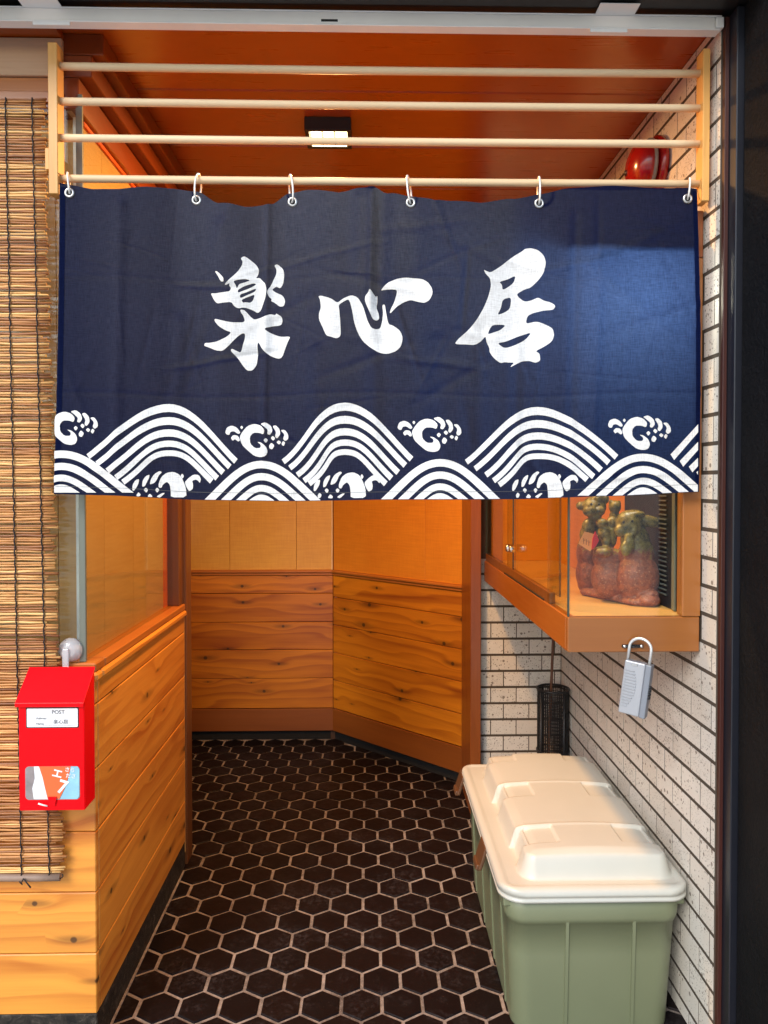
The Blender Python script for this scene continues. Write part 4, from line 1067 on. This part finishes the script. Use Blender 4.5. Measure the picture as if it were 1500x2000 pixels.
def text(body, x, y, z, size, mat, parent, name='lettering', rot=0, extrude=0, bold=0):
    cu = bpy.data.curves.new('t', 'FONT'); cu.body = body; cu.size = size; cu.align_x = 'LEFT'; cu.resolution_u = 3; cu.offset = bold
    o_ = bpy.data.objects.new('t', cu); COL.objects.link(o_); dg = bpy.context.evaluated_depsgraph_get(); dg.update()
    me = bpy.data.meshes.new_from_object(o_.evaluated_get(dg)); bpy.data.objects.remove(o_)
    me.materials.clear(); me.materials.append(mat); me.name = name
    o = bpy.data.objects.new(name, me)
    return link(o, parent, T((x, y, z), (PI / 2, rot, 0)))
ty = yf - .0020
text('POST', at(89, 0, ty).x, ty, at(0, 1395, ty).z, .0125, M['ink'], q, bold=.0002)
text('Address:', at(58, 0, ty).x, ty, at(0, 1405.5, ty).z, .0070, M['ink'], q, bold=.0001)
text('Name:', at(58, 0, ty).x, ty, at(0, 1416, ty).z, .0070, M['ink'], q, bold=.0001)
text('楽心居', at(92, 0, ty).x, ty, at(0, 1414, ty).z, .0115, M['ink'], q, bold=.0001)
mb = MB(); a = at(82, 1417.5, ty); b = at(148, 1417.5, ty); mb.box((a.x, ty, a.z), (b.x, ty + .0003, a.z + .0005)); mb.build('ruled_line', M['ink'], q)
# window with flyers
A_, B_ = at(50, 1562, yf), at(156, 1496, yf)
mb = MB(); mb.prism(rrect(A_.x, B_.x, A_.z, B_.z, .009, yf - .0010), (0, .0006, 0)); mb.build('window_hole', M['flyer_g'], q)
fy = thing('flyer', at(105, 1530, yf), 'orange, blue and grey printed flyer seen through the mailbox window', 'flyer')
def poly(pts, y, mat, name, par, d=.0003):
    P = [at(a_, b_, y) for a_, b_ in pts]; m_ = MB(); m_.prism([(p.x, y, p.z) for p in P], (0, d, 0)); return m_.build(name, mat, par)
poly([(66, 1497), (82, 1497), (88, 1520), (92, 1545), (96, 1561), (66, 1561), (63, 1540), (68, 1520)], yf - .0016, M['flyer_w'], 'torn_paper', fy)
poly([(76, 1497), (138, 1497), (134, 1516), (126, 1540), (116, 1560), (93, 1560), (88, 1540), (83, 1518)], yf - .0021, M['flyer_o'], 'orange_sheet', fy)
poly([(138, 1497), (152, 1497), (155, 1503), (154.5, 1555), (151, 1560.5), (117, 1560.5), (127, 1540), (135, 1516)], yf - .0016, M['flyer_b'], 'blue_sheet', fy)
text('エ', at(88, 0, ty).x, yf - .0026, at(0, 1516, ty).z, .024, M['flyer_w'], fy, rot=.25, bold=.0007)
text('7', at(97, 0, ty).x, yf - .0026, at(0, 1547, ty).z, .044, M['flyer_w'], fy, rot=.30, bold=.0009)
text('さら', at(114, 0, ty).x, yf - .0026, at(0, 1507, ty).z, .012, M['flyer_w'], fy, rot=.1, bold=.0002)
text('ださ', at(116, 0, ty).x, yf - .0026, at(0, 1519, ty).z, .012, M['flyer_w'], fy, rot=.1, bold=.0002)
kk = at(100, 1567, yf)
ck = thing('mailbox_catch', kk, 'small clear plastic catch with a white tie at the foot of the mailbox window', 'catch')
mb = MB(); mb.prism([(kk.x - .006, yf - .005, kk.z + .014), (kk.x + .014, yf - .005, kk.z + .014), (kk.x + .010, yf - .005, kk.z - .006), (kk.x - .002, yf - .005, kk.z - .006)], (0, .003, 0)); mb.build('catch_tab', M['red'], ck)
mb = MB()
mb.tube([(kk.x - .027, yf - .006, kk.z + .000), (kk.x - .018, yf - .006, kk.z - .003), (kk.x - .006, yf - .006, kk.z - .006)], .0018, 6); mb.build('white_tie', M['ringm'], ck)
# suction cup
sc_ = at(137, 1270, YF + .004)
q2 = thing('suction_hook', sc_, 'milky clear suction cup hook on the window glass above the mailbox', 'hook')
mb = MB(); mb.lathe([(.0001, -.014), (.012, -.014), (.020, -.0105), (.0285, -.001), (.030, .006), (.0001, .007)], (sc_.x, sc_.y, sc_.z), 28, 'Y'); mb.build('cup', M['clearcup'], q2)
mb = MB(); mb.box((sc_.x - .012, sc_.y - .020, sc_.z - .038), (sc_.x + .004, sc_.y - .0145, sc_.z + .008), .003, 2); mb.build('hook_tongue', M['clearcup'], q2)
# ------------------------------------------------------------------ reed blind
YBL = 1.771
q = thing('reed_blind', at(40, 190, YBL), 'hanging blind of split bamboo reeds with black cords at the far left', 'blind')
ztop, zbot = at(60, 193, YBL).z, at(60, 1704, YBL).z
rms = []
for v in range(8):
    rr = random.Random(v); m_ = MB(); x1 = 0; n = 9; Lr = .345 + rr.uniform(-.006, .006)
    m_.tube([(-Lr + Lr * i / n, rr.gauss(0, .0006), rr.gauss(0, .0007)) for i in range(n + 1)], [.0031 * rr.uniform(.7, 1.15) for _ in range(n + 1)], 6)
    me = m_.mesh('reed'); me.materials.append(M['reed']); rms.append(me)
NR = 285
for i in range(NR):
    t = i / (NR - 1); z = ztop + (zbot - ztop) * t; py_ = 193 + (1704 - 193) * t
    xr_e = at(92 + 27 * t, 1000, YBL).x + (.004 if t < .1 else 0)
    x = xr_e + random.gauss(0, .0035) - (random.random() < .12) * random.uniform(.004, .03)
    inst('reed', rms[random.randrange(8)], q, T((x, YBL + random.gauss(0, .0008), z + random.gauss(0, .0006)), (random.uniform(0, 6), random.gauss(0, .006), 0), (1, random.uniform(.8, 1.15), random.uniform(.8, 1.15))))
mb = MB(); mb.tube([at(-60, 1713, YBL - .002), at(20, 1714, YBL - .002), at(70, 1714, YBL - .003), at(118, 1713, YBL - .002)], .0088, 12); mb.build('bottom_bar', M['reedbar'], q)
for xa, xb, x2 in ((10, 38, 44), (62, 92, 98)):
    pts = []
    n = 230
    for i in range(n + 1):
        t = i / n; px = xa + (xb - xa) * min(1, t * 1.15) + (x2 - xb) * max(0, t - .87) * 5 + random.gauss(0, .35)
        p = at(px, 190 + 1520 * t, YBL - .0055); pts.append((p.x + .0012 * math.sin(i * 1.9), YBL - .0055 + .0010 * math.cos(i * 1.9), p.z))
    mb = MB(); mb.tube(pts, .0017, 5); mb.build('cord', M['string'], q)
mb = MB()
a = at(46, 1716, YBL - .015)
mb.tube([a, at(42, 1724, YBL - .017), at(38, 1722, YBL - .017), at(44, 1728, YBL - .017)], .0015, 6); mb.tube([a, at(52, 1724, YBL - .018), at(60, 1734, YBL - .018)], [.0015, .0016, .002], 6)
mb.tube([at(118, 1716, YBL - .005), at(123, 1712, YBL - .006), at(122, 1707, YBL - .005)], .0014, 6)
mb.build('cord_knot', M['string'], q)
# ------------------------------------------------------------------ storage box
LX0, LX1, LY0, LY1 = .328, .8125, 1.79, 2.61
q = thing('storage_box', ((LX0 + LX1) / 2, 2.2, 0), 'large sage green plastic storage box with a cream lid against the tiled wall', 'box')
def rr_loop(x0, x1, y0, y1, r, z, n=8):
    P = []
    for cx, cy, a0 in ((x1 - r, y1 - r, 0), (x0 + r, y1 - r, PI / 2), (x0 + r, y0 + r, PI), (x1 - r, y0 + r, 1.5 * PI)):
        for i in range(n + 1):
            a = a0 + PI / 2 * i / n; P.append(Vector((cx + r * math.cos(a), cy + r * math.sin(a), z)))
    return P
def loops_mesh(loops, cap=True):
    m_ = MB(); rs = [[m_.bm.verts.new(p) for p in lp] for lp in loops]; n = len(rs[0])
    for A_, B_ in zip(rs, rs[1:]):
        for k in range(n):
            f = m_.bm.faces.new((A_[k], A_[(k + 1) % n], B_[(k + 1) % n], B_[k])); f.smooth = True
    if cap: m_.bm.faces.new(rs[0][::-1]); m_.bm.faces.new(rs[-1])
    return m_
bi = .022
def body_loop(z, extra=0, r=.05):
    t = 1 - z / .36; s_ = .018 * t
    return rr_loop(LX0 + bi + s_ - extra, LX1 - bi - s_ + extra, LY0 + bi + s_ - extra, LY1 - bi - s_ + extra, r, z)
m_ = loops_mesh([body_loop(z) for z in (.001, .006, .10, .20, .285)] + [body_loop(.287, .0045), body_loop(.30, .006), body_loop(.362, .006)])
m_.build('box_body', M['green'], q)
for sx in (at(1113, 1850, LY0).x, at(1245, 1850, LY0).x):       # vertical ribs on the near end
    mb = MB(); mb.prism([(sx - .004, LY0 + bi + .020, .01), (sx + .004, LY0 + bi + .020, .01), (sx + .004, LY0 + bi + .0015, .355), (sx - .004, LY0 + bi + .0015, .355)], (0, -.0065, 0)); mb.build('end_rib', M['green'], q)
for k in range(4):                                                # ribs on the long side
    y = LY0 + .14 + k * .175
    mb = MB(); mb.prism([(LX0 + bi + .020, y - .005, .01), (LX0 + bi + .020, y + .005, .01), (LX0 + bi + .0045, y + .005, .30), (LX0 + bi + .0045, y - .005, .30)], (-.006, 0, 0)); mb.build('side_rib', M['green'], q)
for x, y in ((LX0 + .012, LY0 + .035), (LX1 - .040, LY0 + .035)):
    mb = MB(); mb.box((x, y, .325), (x + .030, y + .05, .366), .004, 2); mb.build('corner_block', M['green'], q)
# lid: height field on a rounded rectangle
NXL, NYL = 170, 290
def lid_z(s_, t_):
    """s_: metres from left rim, t_: metres from near rim; returns height above lid base"""
    Wl, Ll = LX1 - LX0, LY1 - LY0
    # section pattern along the length
    ribs = (.215, .500, .775)
    step = 0
    for rb in ribs:
        if rb - .095 < t_ < rb: step = 1
    insl = .058 + (.015 if step else 0); insr = .022 + (.010 if step else 0)
    dl, dr, dn, df = s_ - insl, Wl - insr - s_, t_ - .045, Ll - .035 - t_
    # rounded inner rectangle distance
    r = .045
    def rd(a_, b_):
        if a_ < r and b_ < r: return r - math.hypot(r - a_, r - b_)
        return min(a_, b_)
    d_ = min(rd(dl, dn), rd(dr, dn), rd(dl, df), rd(dr, df))
    crown = .016 * (1 - ((s_ - Wl * .52) / (Wl * .5)) ** 2)
    dome = .050 * ss(d_ / .024) + crown * ss(d_ / .05)
    # pads near both edges in front of each rib
    if step:
        for c0, c1 in ((insl + .022, insl + .105), (Wl - insr - .110, Wl - insr - .022)):
            e_ = min(s_ - c0, c1 - s_)
            for rb in ribs:
                if rb - .095 < t_ < rb: e2 = min(t_ - (rb - .095), rb - t_)
            dome -= .0070 * ss(e_ / .004) * ss(e2 / .004) * ss(d_ / .03)
    for rb in ribs: dome += .0022 * g_(t_, rb + .004, .006) * ss(d_ / .03)
    # rim
    e0 = rd(s_, t_), rd(Wl - s_, t_), rd(s_, Ll - t_), rd(Wl - s_, Ll - t_)
    e_ = max(0, min(e0))
    rim = .010 + .014 * math.sqrt(max(0, 1 - max(0, 1 - e_ / .016) ** 2)) - .003 * ss((e_ - .018) / .012)
    return rim + max(0, dome)
bm = bmesh.new(); gr = []
Wl, Ll = LX1 - LX0, LY1 - LY0; RC = .062
for j in range(NYL + 1):
    row = []
    for i in range(NXL + 1):
        s_, t_ = Wl * i / NXL, Ll * j / NYL
        cs = min(max(s_, RC), Wl - RC); ct_ = min(max(t_, RC), Ll - RC)
        dx, dy = s_ - cs, t_ - ct_
        if dx and dy:                                # squeeze the square corner into a quarter circle
            m1 = max(abs(dx), abs(dy)); h = math.hypot(dx, dy); s2, t2 = cs + dx * m1 / h, ct_ + dy * m1 / h
        else: s2, t2 = s_, t_
        row.append(bm.verts.new((LX0 + s2, LY0 + t2, .362 + lid_z(s2, t2))))
    gr.append(row)
for j in range(NYL):
    for i in range(NXL):
        f = bm.faces.new((gr[j][i], gr[j][i + 1], gr[j + 1][i + 1], gr[j + 1][i])); f.smooth = True
ring = gr[0][:] + [gr[j][NXL] for j in range(1, NYL + 1)] + gr[NYL][:-1][::-1] + [gr[j][0] for j in range(NYL - 1, 0, -1)]
prev = ring
cxm, cym = (LX0 + LX1) / 2, (LY0 + LY1) / 2
for dz, sc2 in ((-.006, 1.0), (-.0065, .996), (-.013, .996), (-.014, 1.0), (-.020, 1.0), (-.021, .97)):
    nr = [bm.verts.new((cxm + (v.co.x - cxm) * (1 - (1 - sc2) * 1.6), cym + (v.co.y - cym) * sc2, .362 + .010 + dz)) for v in ring]
    for k in range(len(ring)):
        f = bm.faces.new((prev[k], nr[k], nr[(k + 1) % len(ring)], prev[(k + 1) % len(ring)])); f.smooth = True
    prev = nr
mb = MB(); mb.bm.free(); mb.bm = bm; mb.build('lid', M['cream'], q)
for yb_ in (2.06, 2.55):
    bk = MB(); Mx = Matrix.Translation((LX0 - .003, yb_, .348)) @ Matrix.Rotation(.30, 4, 'Y')
    bk.box((-.007, -.038, -.040), (.003, .038, .024), .003, 2, Mx); bk.box((-.013, -.03, -.046), (.0, .03, -.030), .003, 2, Mx)
    bk.build('buckle', M['buckle'], q)
# ------------------------------------------------------------------ umbrella stand and cane
cx, cy = .754, 2.965; R0 = .064
q = thing('umbrella_stand', (cx, cy, 0), 'round black wire mesh umbrella stand in the tiled corner', 'stand')
mb = MB(); H0 = .552
for z in (.012, .30, H0):
    mb.tube([(cx + R0 * math.cos(a), cy + R0 * math.sin(a), z) for a in [2 * PI * k / 32 for k in range(32)]], .0045, 8, closed=True)
for k in range(4):
    a = 2 * PI * k / 4 + .5; mb.tube([(cx + R0 * math.cos(a), cy + R0 * math.sin(a), .01), (cx + R0 * math.cos(a), cy + R0 * math.sin(a), H0)], .004, 6)
mb.lathe([(.0001, .008), (R0, .008), (R0, .014), (.0001, .014)], (cx, cy, 0), 28); mb.build('stand_frame', M['black'], q)
mb = MB()
for k in range(44):
    a = 2 * PI * k / 44; mb.tube([(cx + R0 * .97 * math.cos(a), cy + R0 * .97 * math.sin(a), .014), (cx + R0 * .97 * math.cos(a), cy + R0 * .97 * math.sin(a), H0 - .004)], .0017, 4, caps=False)
for k in range(38):
    z = .03 + k * .0142; mb.tube([(cx + R0 * .97 * math.cos(a), cy + R0 * .97 * math.sin(a), z) for a in [2 * PI * i / 28 for i in range(28)]], .0016, 4, closed=True)
tag(mb.build('wire_mesh', M['black'], q), kind='stuff')
mb = MB(); mb.tube([(cx - .03, cy - .02, .02), (cx - .015, cy, .35), (cx + .008, cy + .03, .78), (cx + .012, cy + .04, .955)], [.006, .006, .0055, .006], 10)
tag(mb.build('cane', M['cane']), 'thin dark brown cane standing in the black umbrella stand', 'cane')
# ------------------------------------------------------------------ alarm bell
dB = ray(1287, 328); tB = XR / dB.x; by, bz = dB.y * tB, EYE + dB.z * tB
q = thing('alarm_bell', (XR, by, bz), 'glossy red round alarm bell high on the tiled wall behind the dowels', 'bell')
mb = MB(); mb.lathe([(.0001, 0.0), (.098, 0.0), (.105, -.006), (.105, -.022), (.085, -.030), (.0001, -.030)], (XR - .001, by, bz), 32, 'X'); mb.build('back_plate', M['gloss_red'], q)
mb = MB(); mb.lathe([(.090, -.036), (.096, -.038), (.096, -.046), (.090, -.048)], (XR - .001, by, bz), 32, 'X'); mb.build('gap_shade_band', M['grey'], q)  # grey ring stands in for the shadow gap between plate and gong
mb = MB(); mb.lathe([(.0880, -.034), (.090, -.05), (.086, -.072), (.070, -.092), (.045, -.104), (.018, -.109), (.0001, -.110)], (XR - .001, by, bz), 32, 'X'); mb.build('gong', M['gloss_red'], q)
mb = MB(); mb.tube([(XR - .012, by + .09, bz - .02), (XR - .05, by + .13, bz - .03), (XR - .05, by + .15, bz - .10), (XR - .01, by + .15, bz - .16), (XR - .006, by + .15, bz - .4)], .005, 8); mb.build('cable', M['black'], q)
mb = MB(); mb.ell((XR - .105, by + .02, bz - .01), (.012, .012, .012), seg=12); mb.build('centre_bolt', M['black'], q)
bell = q
for ch in [bell]:
    ch.matrix_basis = Matrix.Translation((XR - .0005, by, bz)) @ Matrix.Diagonal((.8, .8, .8, 1))
print('objects', len(bpy.data.objects))
